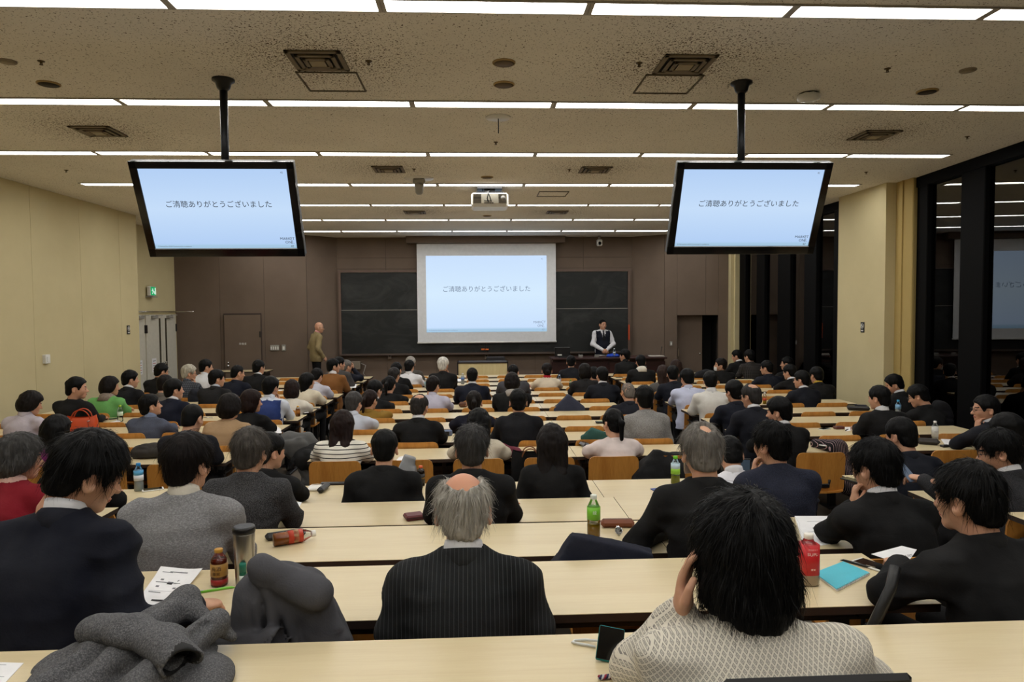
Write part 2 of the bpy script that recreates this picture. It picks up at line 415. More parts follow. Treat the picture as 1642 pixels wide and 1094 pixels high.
# dark curtain wall on the right: wide black posts, narrow panes, a low sill and a head rail
MUL = plain('black_mullion', (5, 5, 6), .65, 0, .1)
def window_run(name, org, ang, posts, y0, y1):
    fr_ = B(); fr_.box((0, (y0+y1)/2, .1), (.12, y1-y0, .4)); fr_.box((0, (y0+y1)/2, HC-.07), (.12, y1-y0, .14))
    win = structure(fr_.obj(name, MUL, loc=org, rot=(0, 0, ang)))
    for a, c in posts:
        mm = B(); mm.box((0, (a+c)/2, HC/2), (.1, c-a, HC), bev=.01); mm.obj('mullion', MUL, win)
    e = [y0]+[v for p in posts for v in p]+[y1]
    for a, c in zip(e[::2], e[1::2]):
        if c-a > .06:
            p = B(); p.box((.02, (a+c)/2, HC/2), (.012, c-a, HC-.28)); p.obj('pane', PANE, win)
TH = math.radians(4.2)
window_run('window_1', (6.2, 9.4, 0), -TH, [(-12.3, -12.0), (-9.9, -9.5), (-7.4, -7.0), (-5.0, -4.6), (-2.9, -2.5), (-1.33, -.87), (-.14, .12)], -12.6, .14)
window_run('window_2', (6.2, 0, 0), 0, [(11.22, 11.78), (12.40, 12.86), (13.45, 14.02), (14.68, 15.10), (15.75, 16.1)], 11.22, 16.1)
# yard outside: a low dark parapet beyond the glass
b = B(); b.box((XG+2.6, 6.5, .7), (.3, 24, 1.9)); structure(b.obj('exterior_parapet', plain('exterior', (70, 70, 66), .9)))

# left double doors on the recess wall
def door_set():
    X = -6.92+.014
    w = structure(link('door_1', B().box((X+.015, 15.25, 1.0+zb/2), (.03, 2.10, 2.0+.12)).mesh(), None, plain('door_frame', (176, 160, 112), .5)))
    for i, (a, c) in enumerate(((14.30, 14.72), (14.76, 15.5), (15.51, 16.2))):
        d = B(); d.box((X+.045, (a+c)/2, .97), (.04, c-a-.012, 2.02), bev=.004); leaf = d.obj('door_leaf', plain('cream_paint', (206, 203, 190), .45), w)
        if i:
            gx = c-.12 if i == 1 else a+.16
            g = B(); g.box((X+.066, gx, 1.05), (.006, .075, 1.7)); g.obj('glass_strip', plain('dark_strip_glass', (66, 62, 50), .15), leaf)
            k = B(); k.lathe([(0, 0), (.012, 0), (.012, .03), (.03, .04), (.03, .06), (0, .07)], n=12)
            k.obj('door_handle', CHROME, leaf, loc=(X+.065, c-.04 if i == 1 else a+.05, .93), rot=(0, math.pi/2, 0))
        cl = B(); cl.box((X+.1, (a+c)/2-.05, 1.93), (.07, .2, .06), bev=.008); cl.box((X+.13, (a+c)/2+.1, 1.965), (.02, .3, .015)); cl.obj('door_closer', GREYPL, leaf)
        for z in (1.68, .32):
            hg = B(); hg.box((X+.07, a+.01 if i == 1 else c-.01, z), (.02, .05, .17)); hg.obj('hinge', STEEL, leaf)
        if i < 2:
            pp = B(); pp.box((X+.068, (a+c)/2-.06, .86+.05), (.003, .2, .29)); pa = pp.obj('notice_paper', PAPER, leaf)
            ln = B()
            for k in range(5): ln.box((X+.0702, (a+c)/2-.06, .8+.05*k), (.001, .13, .014), mi=k % 2)
            ln.obj('notice_print', [GREYINK, plain('red_print', (190, 90, 90), .7)], pa)
    r = B(); r.tube([(X+.06, 14.2, 2.04), (X+.06, 16.28, 2.04)], .012); r.tube([(X+.06, 16.1, 2.04), (X+.5, 16.12, 2.04)], .01); r.obj('door_rail', CHROME, w)
door_set()
# brown door in the left front wall
dv = Vector((2.9, .37, 0)).normalized(); da = math.atan2(dv.y, dv.x)
p0 = at_y(360, 560, 16.45); p1 = at_y(420, 560, 16.53); dw = (p1-p0).length
zt = at_y(390, 502, 16.5).z
d = structure(link('door_2', B().box((dw/2, 0, zt/2), (dw, .03, zt-0.02)).mesh(), None, plain('door_gap', (60, 48, 42), .6), (p0.x, -.045+16.35+(p0.x+6.92)*.37/2.9, 0), (0, 0, da)))
lf = B().box((dw/2, -.024, zt/2-.02), (dw-.03, .03, zt-.05), bev=.004).obj('door_leaf', BROWN(), d)
k = B(); k.lathe([(0, 0), (.014, 0), (.014, .03), (.032, .04), (.032, .06), (0, .07)], n=12); k.lathe([(0, 0), (.02, 0), (.02, .015), (0, .015)], n=10, c=(0, .07, 0)); k.obj('door_handle', CHROME, lf, (.09, -.04, .78), (math.pi/2, 0, 0))
h = B(); h.box((dw-.03, -.045, 1.5), (.03, .012, .14)); h.obj('hinge', STEEL, lf)
link('lettering', text_mesh('準備室', .055, space=1.1), lf, WHITEPL, (dw/2, -.041, zt-.72), (math.pi/2, 0, 0))
# skirting
b = B(); b.box((XL+.02, 4.0, .35), (.02, 14, .1)); structure(b.obj('baseboard_left', EDGE))

# ceiling lights: seven rows of recessed tubes behind diffusers
BEHIND = ['hindmost unseen', 'unseen overhead', 'unseen']
LY = [-1.6, .35, 2.29, 4.236, 6.2025, 8.155, 10.11, 12.03, 13.96, 15.905]
DIFF = emitter('lit_diffuser', (255, 253, 248), LAMP)
fr0 = B(); fr0.box((0, .082, -.004), (1.22, .012, .016)); fr0.box((0, -.082, -.004), (1.22, .012, .016)); fr0.box((.607, 0, -.004), (.024, .176, .016)); fr0.box((-.607, 0, -.004), (.024, .176, .016))
df0 = B(); df0.box((0, 0, -.003), (1.19, .152, .006))
ORD = ['first', 'second', 'third', 'fourth', 'fifth', 'sixth', 'seventh', 'eighth', 'ninth', 'tenth', 'eleventh', 'twelfth', 'thirteenth', 'fourteenth', 'fifteenth', 'sixteenth']
frm, dfm = fr0.mesh('frame'), df0.mesh('diffuser')
for i, y in enumerate(LY):
    for k in range(-4, 5):
        if i < 3 and k in (-4, 4): continue
        x = .6892+(k-.5)*1.24
        t = thing('ceiling_light', 'recessed strip light panel, %s light row from the back, %s from the left wall' % (ORD[i-3] if i > 2 else BEHIND[i], ORD[k+4]), 'light', (x, y, HC), group='strip lights in the ceiling')
        link('frame', frm, t, plain('light_frame', (168, 162, 152), .5)); link('diffuser', dfm, t, DIFF)

# ceiling fittings
def ceiling_vent(x, y, lab):
    t = thing('ceiling_vent', lab, 'vent', (x, y, HC), group='square air outlets')
    vm = plain('vent_metal', (112, 100, 80), .55)
    for j, (s, z) in enumerate(((.39, -.008), (.28, -.016), (.19, -.022))):
        q = B(); w_ = .035 if j == 0 else .03
        for sx, sy, dx, dy in ((0, 1, s, w_), (0, -1, s, w_), (1, 0, w_, s), (-1, 0, w_, s)):
            q.box((sx*(s/2-w_/2), sy*(s/2-w_/2), z), (dx, dy, .014), bev=.003)
        q.obj('vent_ring' if j else 'frame', vm, t)
    q = B(); q.box((0, 0, -.026), (.11, .11, .01), bev=.003); q.obj('vent_plate', plain('vent_plate', (150, 138, 112), .5), t)
    q = B(); q.box((0, 0, -.001), (.35, .35, .002)); q.obj('vent_throat', plain('vent_dark', (24, 20, 16), .8), t)
vl = ['behind the left hanging pole', 'behind the right hanging pole', 'far left between the second and third light rows', 'far right between the second and third light rows',
      'left of the ceiling camera', 'right of the middle, before the third light row', 'left, beyond the projector', 'right, beyond the projector']
for (x, y), s in zip(VENTS, vl): ceiling_vent(x, y, 'square sooty ceiling air outlet '+s)
def disc(name, p, r, lab, cat, mats, hgt=.012, parts=None):
    t = thing(name, lab, cat, (p.x, p.y, HC))
    q = B(); q.lathe([(r*.9, -hgt), (r, -hgt*.6), (r, 0), (0, 0)], n=24); q.add([(r*.9*math.cos(i*math.pi/12), r*.9*math.sin(i*math.pi/12), -hgt) for i in range(24)], [tuple(range(24))]); q.obj('rim', mats[0], t)
    q = B(); q.lathe([(0, -hgt-.003), (r*.8, -hgt-.002), (r*.8, -hgt)], n=24); q.obj('grille', mats[1], t); return t
TANRIM = plain('tan_rim', (176, 150, 100), .5); SPK = plain('speaker_mesh', (110, 94, 76), .7); DSPK = plain('dark_mesh', (58, 50, 42), .8)
for (x, y, r, m, lab) in ((808, 100, .085, SPK, 'round ceiling loudspeaker on the middle line, nearer of two'), (808, 135, .085, SPK, 'round ceiling loudspeaker on the middle line, before the second light row'),
     (78, 134, .085, DSPK, 'round dark ceiling loudspeaker far left'), (1487, 146, .085, DSPK, 'round dark ceiling loudspeaker far right'), (781, 284, .085, SPK, 'round ceiling loudspeaker before the fourth light row'), (781, 346, .085, SPK, 'round ceiling loudspeaker before the sixth light row')):
    disc('ceiling_speaker', at_z(x, y, HC), r, lab, 'loudspeaker', [TANRIM, m])
for (x, y, lab) in ((12, 98, 'pale round ceiling plate at the far left'), (1552, 112, 'pale round ceiling plate at the far right')):
    disc('ceiling_plate', at_z(x, y, HC), .06, lab, 'plate', [plain('plate', (150, 138, 118), .6)]*2)
for i, (x, y, lab) in enumerate(((66, 98, 'at the far left, near the first light row'), (591, 98, 'right of the left air outlet'), (1025, 101, 'left of the right air outlet'), (1423, 110, 'at the far right'), (795, 228, 'under the middle third light row'),
      (106, 273, 'above the left wall'), (1389, 276, 'left of the column'), (664, 271, 'by the ceiling camera'), (913, 272, 'by the small right air outlet'), (1551, 219, 'beside the window corner'))):
    p = at_z(x, y, HC); t = thing('sprinkler', 'small brass sprinkler head on the ceiling '+lab, 'sprinkler', (p.x, p.y, HC))
    q = B(); q.lathe([(.026, 0), (.022, -.005), (.009, -.006), (.009, -.018), (0, -.018)], n=12); q.obj('body', plain('brass_dark', (92, 78, 54), .4, .6), t)
    q = B(); q.lathe([(0, -.025), (.013, -.025), (.013, -.028), (0, -.028)], n=10); q.tube([(-.008, 0, -.008), (-.008, 0, -.026)], .002, n=5); q.tube([(.008, 0, -.008), (.008, 0, -.026)], .002, n=5); q.obj('deflector', plain('brass_dark', (92, 78, 54), .4, .6), t)
p = at_z(799, 188, HC); t = thing('ceiling_antenna', 'white ceiling disc with a thin black rod hanging down', 'antenna', (p.x, p.y, HC))
q = B(); q.lathe([(.12, 0), (.115, -.012), (0, -.014)], n=28); q.obj('disc', WHITEPL, t); q = B(); q.tube([(0, 0, -.01), (0, 0, -.15)], .005); q.obj('rod', BLACKPL, t)
p = at_z(1297, 150, HC); t = thing('wireless_access_point', 'white hexagonal wireless access point on the ceiling right', 'access point', (p.x, p.y, HC))
q = B(); q.lathe([(.07, 0), (.10, -.02), (.095, -.05), (.05, -.062), (0, -.064)], n=8); q.obj('shell', WHITEPL, t); q = B(); q.lathe([(.08, 0), (.08, -.02)], n=16); q.obj('base', BLACKPL, t)
def hatch(x, y, lab):
    p = at_z(x, y, HC); t = thing('access_hatch', lab, 'hatch', (p.x, p.y, HC)); q = B()
    for sx, sy, dx, dy in ((0, 1, .46, .012), (0, -1, .46, .012), (1, 0, .012, .46), (-1, 0, .012, .46)): q.box((sx*.225, sy*.225, -.004), (dx, dy, .01))
    q.obj('frame', plain('hatch_frame', (92, 84, 68), .5, .4), t); return p
hatch(533, 131, 'square ceiling access hatch below the left air outlet'); hatch(1070, 135, 'square ceiling access hatch below the right air outlet'); hatch(886, 311, 'square ceiling access hatch right of the projector')
p = at_z(672, 286, HC); t = thing('ceiling_camera', 'white ceiling camera on a round plate left of the projector', 'camera', (p.x, p.y, HC))
q = B(); q.lathe([(.2, 0), (.195, -.008), (0, -.01)], n=32); q.obj('plate', WHITEPL, t); q = B(); q.box((0, 0, -.04), (.16, .12, .07), bev=.015); q.obj('bracket', GREYPL, t)
q = B(); q.lathe([(.06, -.07), (.065, -.1), (.05, -.2), (.03, -.22), (0, -.22)], n=18); q.obj('camera_head', GREYPL, t)
p = at_y(961, 384, 17.0); t = thing('wall_camera', 'small white camera hanging above the right blackboard', 'camera', (p.x, 17.0, HC))
q = B(); q.box((0, 0, -.05), (.05, .05, .1)); q.obj('bracket', GREYPL, t); q = B(); q.box((0, -.01, -.17), (.13, .12, .16), bev=.02); q.lathe([(0, -.07), (.04, -.07), (.04, -.05)], ax='y', c=(0, 0, -.19)); q.obj('camera_head', WHITEPL, t)
# projector under the ceiling
p = at_y(785, 324, 10.35); t = thing('projector', 'white projector hanging from a ceiling bracket in the middle', 'projector', (p.x, p.y, p.z))
q = B(); q.box((0, 0, 0), (.54, .46, .2), bev=.03); q.obj('body', WHITEPL, t)
q = B(); q.box((0, -.232, .015), (.5, .01, .15), bev=.004); q.obj('rear_panel', plain('cream_plastic', (214, 210, 196), .5), t)
for sx in (-1, 1):
    q = B()
    for k in range(7): q.box((sx*.18, -.238, -.045+k*.019), (.11, .006, .009))
    q.obj('vent_grille', BLACKPL, t)
q = B()
for k in range(9): q.box((-.07+.028*(k % 5), -.239, -.05+.03*(k//5)), (.018, .008, .014))
q.obj('sockets', BLACKPL, t)
q = B(); q.lathe([(.0, -.002), (.035, -.002), (.035, .01)], ax='y', c=(.19, -.245, .02)); q.obj('round_cap', GREYPL, t)
q = B(); q.tube([(-.02, -.24, -.03), (-.04, -.3, .0), (-.02, -.28, .09), (-.1, -.1, .13), (-.1, 0, .2)], .008, n=6); q.tube([(.02, -.24, -.03), (.0, -.29, .03), (-.03, -.26, .1), (.05, 0, .2)], .007, n=6); q.obj('cables', BLACKPL, t)
dz = HC-p.z; q = B(); q.box((0, 0, .115), (.4, .34, .02)); q.box((0, 0, (dz+.11)/2), (.16, .16, dz-.13)); q.box((0, 0, dz-.02), (.36, .3, .04)); q.obj('ceiling_bracket', BLACKPL, t)

# hanging televisions
SLIDE = [(168, 196, 235), (196, 219, 246)]
def slide_mat(name, s, c0, c1):
    def f():
        t = NT(name); tc = t.n('ShaderNodeTexCoord'); sp = t.n('ShaderNodeSeparateXYZ'); t.l(tc.outputs['Generated'], sp.inputs[0])
        col = t.ramp(sp.outputs[1], [(.03, lin((166, 200, 226))), (.06, lin(c0)), (.5, lin(c1)), (1, lin(c0))])
        e = t.n('ShaderNodeEmission'); t.l(col, e.inputs[0]); e.inputs[1].default_value = s; t.l(e.outputs[0], t.out.inputs[0]); return t.m
    return M((name, s), f)
def tv(px0, px1, pyt, pole, lab, plab):
    W, Hh = 1.262, .745; a = math.radians(25)
    tl, tr = at_y(px0[0], px0[1], 5.3), at_y(px1[0], px1[1], 5.3)
    W = (tr-tl).length; c = (tl+tr)/2
    t = thing('hanging_television', lab, 'television', c, (0, 0, 0))
    # local frame of the panel: origin at the top edge, x right, -z down along the panel, y away; tilt swings the foot back
    Rm = Euler((a, 0, 0)).to_matrix()
    def part(bb, nm, m): 
        me = bb.mesh(nm); me.transform(Rm.to_4x4()); return link(nm, me, t, m)
    q = B(); q.box((0, .03, -Hh/2), (W, .06, Hh), bev=.008); q.box((0, .085, -Hh/2), (W*.6, .06, Hh*.6), bev=.02); part(q, 'cabinet', BLACKPL)
    q = B(); bz = .055
    for cx, cz, dx, dz_ in ((0, -bz/2, W, bz), (0, -Hh+bz*.62, W, bz*1.24), (-W/2+bz/2, -Hh/2, bz, Hh), (W/2-bz/2, -Hh/2, bz, Hh)): q.box((cx, -.006, cz), (dx, .014, dz_), bev=.003)
    part(q, 'bezel', M('gloss_black', lambda: _gloss((8, 8, 9))))
    sw, sh = W-2*bz, Hh-bz*2.24
    me = bpy.data.meshes.new('screen'); me.from_pydata([(-sw/2, -sh/2, 0), (sw/2, -sh/2, 0), (sw/2, sh/2, 0), (-sw/2, sh/2, 0)], [], [(0, 1, 2, 3)])
    sc = link('screen', me, t, slide_mat('tv_slide', 1.0*SCREEN, (180, 208, 245), (198, 222, 250)), loc=Rm @ Vector((0, -.001, -bz-sh/2)), rot=(math.pi/2+a, 0, 0))
    slide_text2(sc, sw, sh, INK, GREYINK, GREYINK)
    pt = at_z(pole[0], pole[1], HC); yb = 5.3+.085
    q = B(); q.tube([(pt.x-c.x, pt.y-c.y, HC-c.z), (pt.x-c.x, pt.y-c.y, -.25)], .03, n=16); q.obj('pole', plain('pole_black', (30, 32, 36), .35, .5), t)
    q = B(); q.lathe([(.085, 0), (.085, -.015), (.06, -.03), (.05, -.07), (.03, -.09)], n=20, c=(pt.x-c.x, pt.y-c.y, HC-c.z)); q.obj('ceiling_flange', BLACKPL, t)
    q = B(); q.box((pt.x-c.x, pt.y-c.y+.0, -.22), (.16, .08, .16), bev=.02); q.obj('mount_arm', BLACKPL, t)
def _gloss(rgb):
    t = NT('gloss'); t.pbr(lin(rgb), .12, spec=.6); return t.m
def slide_text2(sc, w, h, dark, mid, faint):
    def put(me, x, y, m, nm='lettering'): link(nm, me, sc, m, (x*w, y*h, .0015))
    put(text_mesh('ご清聴ありがとうございました', .0525*w), 0, .06, dark)
    put(text_mesh('42', .018*w), .462, .455, mid); put(text_mesh('42', .022*w, shear=.25), .466, -.476, mid)
    put(text_mesh('© MarketOne 2018 Commercial in confidence', .0125*w, 'LEFT'), -.48, -.476, faint)
    put(text_mesh('MARK', .028*w), .425, -.378, dark, 'logo_lettering'); put(text_mesh('T', .028*w), .482, -.378, dark, 'logo_lettering'); put(text_mesh('ON', .028*w), .444, -.425, dark, 'logo_lettering')
    q = B()
    for k in range(3): q.box((.466*w, (-.391+.016*k)*h, .0015), (.011*w, .003*w, .001)); q.box((.470*w, (-.438+.016*k)*h, .0015), (.011*w, .003*w, .001))
    q.box((.482*w, -.438*h, .0015), (.004*w, .004*w, .001)); q.obj('logo_bars', faint, sc)
tv((205, 260), (470, 257), 258, (358, 127), 'black hanging television showing a pale blue slide, left of the hall', '')
tv((1087, 258), (1336, 262), 258, (1189, 132), 'black hanging television showing a pale blue slide, on the window side', '')

# projection screen with its housing, blackboard behind
tl, tr, bl = at_y(668, 391, 17.12), at_y(891, 391, 17.12), at_y(670, 550, 17.12)
t = thing('projection_screen', 'large white projection screen pulled down before the blackboard', 'screen', ((tl.x+tr.x)/2, 17.12, 0))
W = tr.x-tl.x; zt, zbm = tl.z, bl.z
q = B(); q.box((0, 0, (zt+zbm)/2), (W, .012, zt-zbm)); q.obj('canvas', plain('screen_canvas', (226, 229, 234), .8), t)
q = B(); q.tube([(-W/2-.01, 0, zbm), (W/2+.01, 0, zbm)], .022, n=10); q.obj('bottom_bar', WHITEPL, t)
hl, hr = at_y(651, 384, 17.0), at_y(906, 384, 17.0)
q = B(); q.box(((hl.x+hr.x)/2-t.location.x, -.02, (HC+zt)/2+.004), (hr.x-hl.x, .3, HC-zt-.01), bev=.01); q.obj('housing', BROWN(), t)
i0, i1 = at_y(682.6, 410.4, 17.1), at_y(877, 531.6, 17.1)
sw, sh = i1.x-i0.x, i0.z-i1.z
me = bpy.data.meshes.new('slide'); me.from_pydata([(-sw/2, -sh/2, 0), (sw/2, -sh/2, 0), (sw/2, sh/2, 0), (-sw/2, sh/2, 0)], [], [(0, 1, 2, 3)])
sl = link('projected_slide', me, t, slide_mat('wall_slide', 1.0*SCREEN, (202, 225, 254), (214, 236, 255)), loc=((i0.x+i1.x)/2-t.location.x, -.0105, (i0.z+i1.z)/2), rot=(math.pi/2, 0, 0))  # emissive sheet stands in for the projector's light falling on the canvas
FADED = emitter('faded_text', (136, 152, 178), .75); FAD2 = emitter('faded_text2', (160, 178, 208), .8)  # slide letters emit too, as part of the projected picture
slide_text2(sl, sw, sh, FADED, FAD2, FAD2)
b0, b1 = at_y(546, 437, 17.22), at_y(1007, 566, 17.22)
t = thing('blackboard', 'wide black chalkboard with sliding panels on the brown front wall', 'blackboard', ((b0.x+b1.x)/2, 17.22, 0))
W = b1.x-b0.x; zt, zbm = b0.z, b1.z; zm = at_y(600, 499, 17.22).z
def board_mat():
    t_ = NT('chalkboard'); k = t_.noise(1.6, 5, .65, dist=1.2, stretch=(.6, 1, 1)); 
    t_.pbr(t_.ramp(k, [(.45, lin((34, 36, 36))), (.75, lin((58, 60, 60)))]), .55, spec=.35); return t_.m
BM = board_mat()
for a, c, yo in ((zm, zt, .01), (zbm+.05, zm+.03, -.015)):
    for sx in (-1, 1):
        q = B(); q.box((sx*W/4, yo, (a+c)/2), (W/2-.01, .02, c-a)); pn = q.obj('board_panel', BM, t)
        q = B(); q.box((sx*W/4, yo-.012, c-.006), (W/2-.01, .008, .012)); q.obj('rail', GREYPL, pn)
q = B()
for sx in (-1, 1): q.box((sx*(W/2+.02), -.01, (zt+zbm)/2), (.05, .06, zt-zbm))
q.box((0, -.01, zt+.02), (W+.09, .06, .04)); q.obj('frame', plain('board_frame', (104, 84, 74), .5), t)
q = B(); q.box((0, -.05, zbm+.02), (W+.05, .12, .03), bev=.005); q.box((0, -.108, zbm+.035), (W+.05, .006, .03)); q.obj('chalk_tray', plain('tray_metal', (96, 84, 78), .45, .3), t)
p = at_y(1003, 547, 17.18)
tag(B().box((0, 0, 0), (.035, .02, .38)).obj('orange_strip', plain('orange', (196, 74, 30), .5), loc=at_y(1008.5, 533, 17.14)), 'narrow orange strip on the right end of the blackboard', 'strip')
for i, x in enumerate((774.5, 781)):
    p = at_y(x, 560.5, 17.13); e = B(); e.box((0, 0, 0), (.085, .04, .035), mi=0, bev=.005); e.box((0, 0, -.02), (.085, .042, .012), mi=1)
    tag(e.obj('blackboard_eraser', [plain('orange_felt', (206, 104, 40), .8), BLACKPL], loc=p), 'orange blackboard eraser on the chalk tray, %s of the pair' % ('left' if i == 0 else 'right'), 'eraser')
for i, (x, y, lab) in enumerate(((625, 572, 'left of centre'), (780, 572, 'under the erasers'), (931, 570, 'behind the teacher desk'))):
    p = at_y(x, y, 17.24); t2 = thing('wall_outlet', 'small grey outlet box below the blackboard, '+lab, 'outlet', p)
    q = B(); q.box((0, 0, 0), (.09, .06, .13), bev=.006); q.obj('box', plain('beige_box', (120, 106, 94), .5), t2); q = B(); q.tube([(0, -.03, .02), (0, -.032, .02)], .022); q.obj('socket', STEEL, t2)
p = at_y(567, 586, 17.2); t2 = thing('wall_box', 'grey wall connection box with cables left below the blackboard', 'box', p)
q = B(); q.box((0, 0, 0), (.34, .12, .2), bev=.01); q.obj('box', plain('beige_box2', (128, 118, 104), .5), t2); q = B(); q.tube([(.17, 0, .05), (.3, -.05, .0), (.24, -.04, -.2), (.33, 0, -.35)], .012, n=6); q.obj('cable', GREYPL, t2)
# switches, signs
def plate(name, p, w, h, lab, cat, n=0, rz=0.0, d=.03, m=GREYPL):
    t_ = thing(name, lab, cat, p, (0, 0, rz)); q_ = B(); q_.box((0, 0, 0), (w, d, h), bev=.006); q_.obj('plate', m, t_)
    for k in range(n):
        q_ = B(); q_.box(((k-(n-1)/2)*w/n, -d/2-.004, -.005), (w/n*.5, .012, h*.55), bev=.002); q_.obj('switch', WHITEPL, t_)
    return t_
def fl(x, y, off=.03):   # point on the left front wall
    p_ = at_y(x, y, 16.5)
    for _ in range(4): p_ = at_y(x, y, 16.35+(p_.x+6.92)*.37/2.9-off)
    return p_
plate('light_switch', fl(440.5, 558), .20, .13, 'row of four light switches on the brown wall', 'switch', 4, da)
plate('wall_thermostat', fl(455, 558), .09, .15, 'small grey thermostat box on the brown wall', 'thermostat', 1, da)
plate('wall_switch', at_y(1076, 551, 16.62), .06, .11, 'small light switch beside the dark alcove', 'switch', 1)
p = at_x(74, 576, XL+.03); plate('wall_sensor', p, .11, .13, 'white sensor box on the yellow wall', 'sensor', 1, math.pi/2, .06, WHITEPL)
def nosmoke(p, rz, lab):
    t_ = thing('no_smoking_sign', lab, 'sign', p, (0, 0, rz))
    q_ = B(); q_.box((0, 0, 0), (.1, .008, .16), bev=.002); q_.obj('plate', BLACKPL, t_)
    q_ = B()
    for k in range(24):
        a0 = 2*math.pi*k/24; a1 = 2*math.pi*(k+1)/24
        q_.tube([(.036*math.cos(a0), -.006, .02+.036*math.sin(a0)), (.036*math.cos(a1), -.006, .02+.036*math.sin(a1))], .005, n=4, cap=False)
    q_.tube([(-.025, -.006, .045), (.025, -.006, -.005)], .005, n=4); q_.box((0, -.006, .018), (.05, .004, .008)); q_.box((0, -.006, -.05), (.06, .003, .02)); q_.obj('symbol', WHITEPL, t_)
nosmoke(at_x(206, 529, XL+.02), math.pi/2, 'small black no smoking sign on the yellow left wall')
nosmoke(at_x(1383, 525, 5.95-.006), -math.pi/2, 'small black no smoking sign on the pale column')
t2 = thing('exit_sign', 'green lit exit sign with running figure above the double doors', 'sign', at_x(243, 467, -6.84), (0, 0, math.pi/2))
q = B(); q.box((0, 0, 0), (.26, .07, .2), bev=.01); q.obj('case', WHITEPL, t2)
q = B(); q.box((0, -.037, 0), (.23, .006, .17)); q.obj('lit_face', emitter('exit_green', (30, 190, 110), .7), t2)
q = B(); W_ = -.042; q.tube([(-.05, W_, .045), (-.05, W_, .055)], .016, n=8); q.tube([(-.05, W_, .03), (-.02, W_, -.02)], .014, n=6); q.tube([(-.02, W_, -.02), (.03, W_, -.01), (.04, W_, -.06)], .009, n=6); q.tube([(-.02, W_, -.02), (-.06, W_, -.06)], .009, n=6); q.tube([(-.08, W_, .0), (-.05, W_, .03), (-.005, W_, .02)], .007, n=6); q.box((.08, W_, 0), (.045, .004, .14)); q.obj('running_figure', emitter('exit_white', (220, 255, 235), .8), t2)
q = B(); q.box((0, 0, -.12), (.28, .12, .02)); q.obj('shelf', GREYPL, t2)

# ------------------------------------------------------------------ furniture
PIT = .6
def blocks(n):
    """(name, x0, x1, joints, seat positions)"""
    if n >= 6:
        L = (-5.82, -2.2, [-4.01], [-5.52+PIT*k for k in range(6)])
        Cb = (-1.5, 1.95, [.87], [-1.2, -.6, 0, .6, 1.15, 1.68])
        x1 = 4.86 if n == 6 else 5.26
        R = (2.68, x1, [], [2.96+PIT*k for k in range(3 if n == 6 else 4)])
        out = [('left', *L), ('centre', *Cb), ('right', *R)]
    else:
        ce = {1: 2.0, 2: 1.56}.get(n, 1.95)
        out = [('centre', -1.5, ce, [.87], [-1.2, -.6, 0, .6, 1.15, 1.68][:5 if n == 2 else 6])]
        if n in (3, 4, 5): out = [('left', -5.82, -2.25, [-4.01], [-5.52+PIT*k for k in range(6)])]+out+[('right', 2.83, 5.26, [], [3.12+PIT*k for k in range(4)])]
    return out
def near(n): return FAR[n]-DW
def seat_y(n): return near(n)-.13
ROWN = {n: ORD[n-1] for n in range(1, 17)}
def lecture_desk(n, blk, x0, x1, lab):
    w = x1-x0; z = desk_z(n)
    t = thing('lecture_desk', lab, 'desk', ((x0+x1)/2, FAR[n]-DW/2, z-.70), group='long lecture desks')
    q = B(); q.box((0, 0, .699), (w-.004, DW, .002), 0); q.box((0, 0, .6845), (w-.006, DW-.002, .027), 1); q.obj('tabletop', [MAPLE, EDGE], t)
    q = B(); q.box((0, .1, .56), (w-.16, .26, .012)); q.box((0, -.025, .575), (w-.16, .008, .03)); q.obj('book_shelf', STEEL, t)
    for x in ([-w/2+.16, w/2-.16] if w < 1.5 else [-w/2+.16, 0, w/2-.16]):
        q = B(); q.box((x, .1, .62), (.035, .3, .1), 0); q.box((x, .12, .33), (.045, .07, .62), 0); q.box((x, .06, .015), (.06, .42, .03), 0, bev=.006)
        q.obj('leg', STEEL, t)
    q = B(); q.box((0, .215, .55), (w-.2, .012, .2)); q.obj('modesty_panel', plain('panel_brown', (88, 66, 48), .5), t)
    return t
for n in range(1, 17):
    for blk, x0, x1, js, _ in blocks(n):
        xs = [x0]+js+[x1]
        for a, c in zip(xs[:-1], xs[1:]):
            part = '' if len(xs) == 2 else (', left piece' if a == x0 else ', right piece')
            lecture_desk(n, blk, a, c, 'long maple desk, %s block, %s row from the back%s' % (blk, ROWN[n], part))
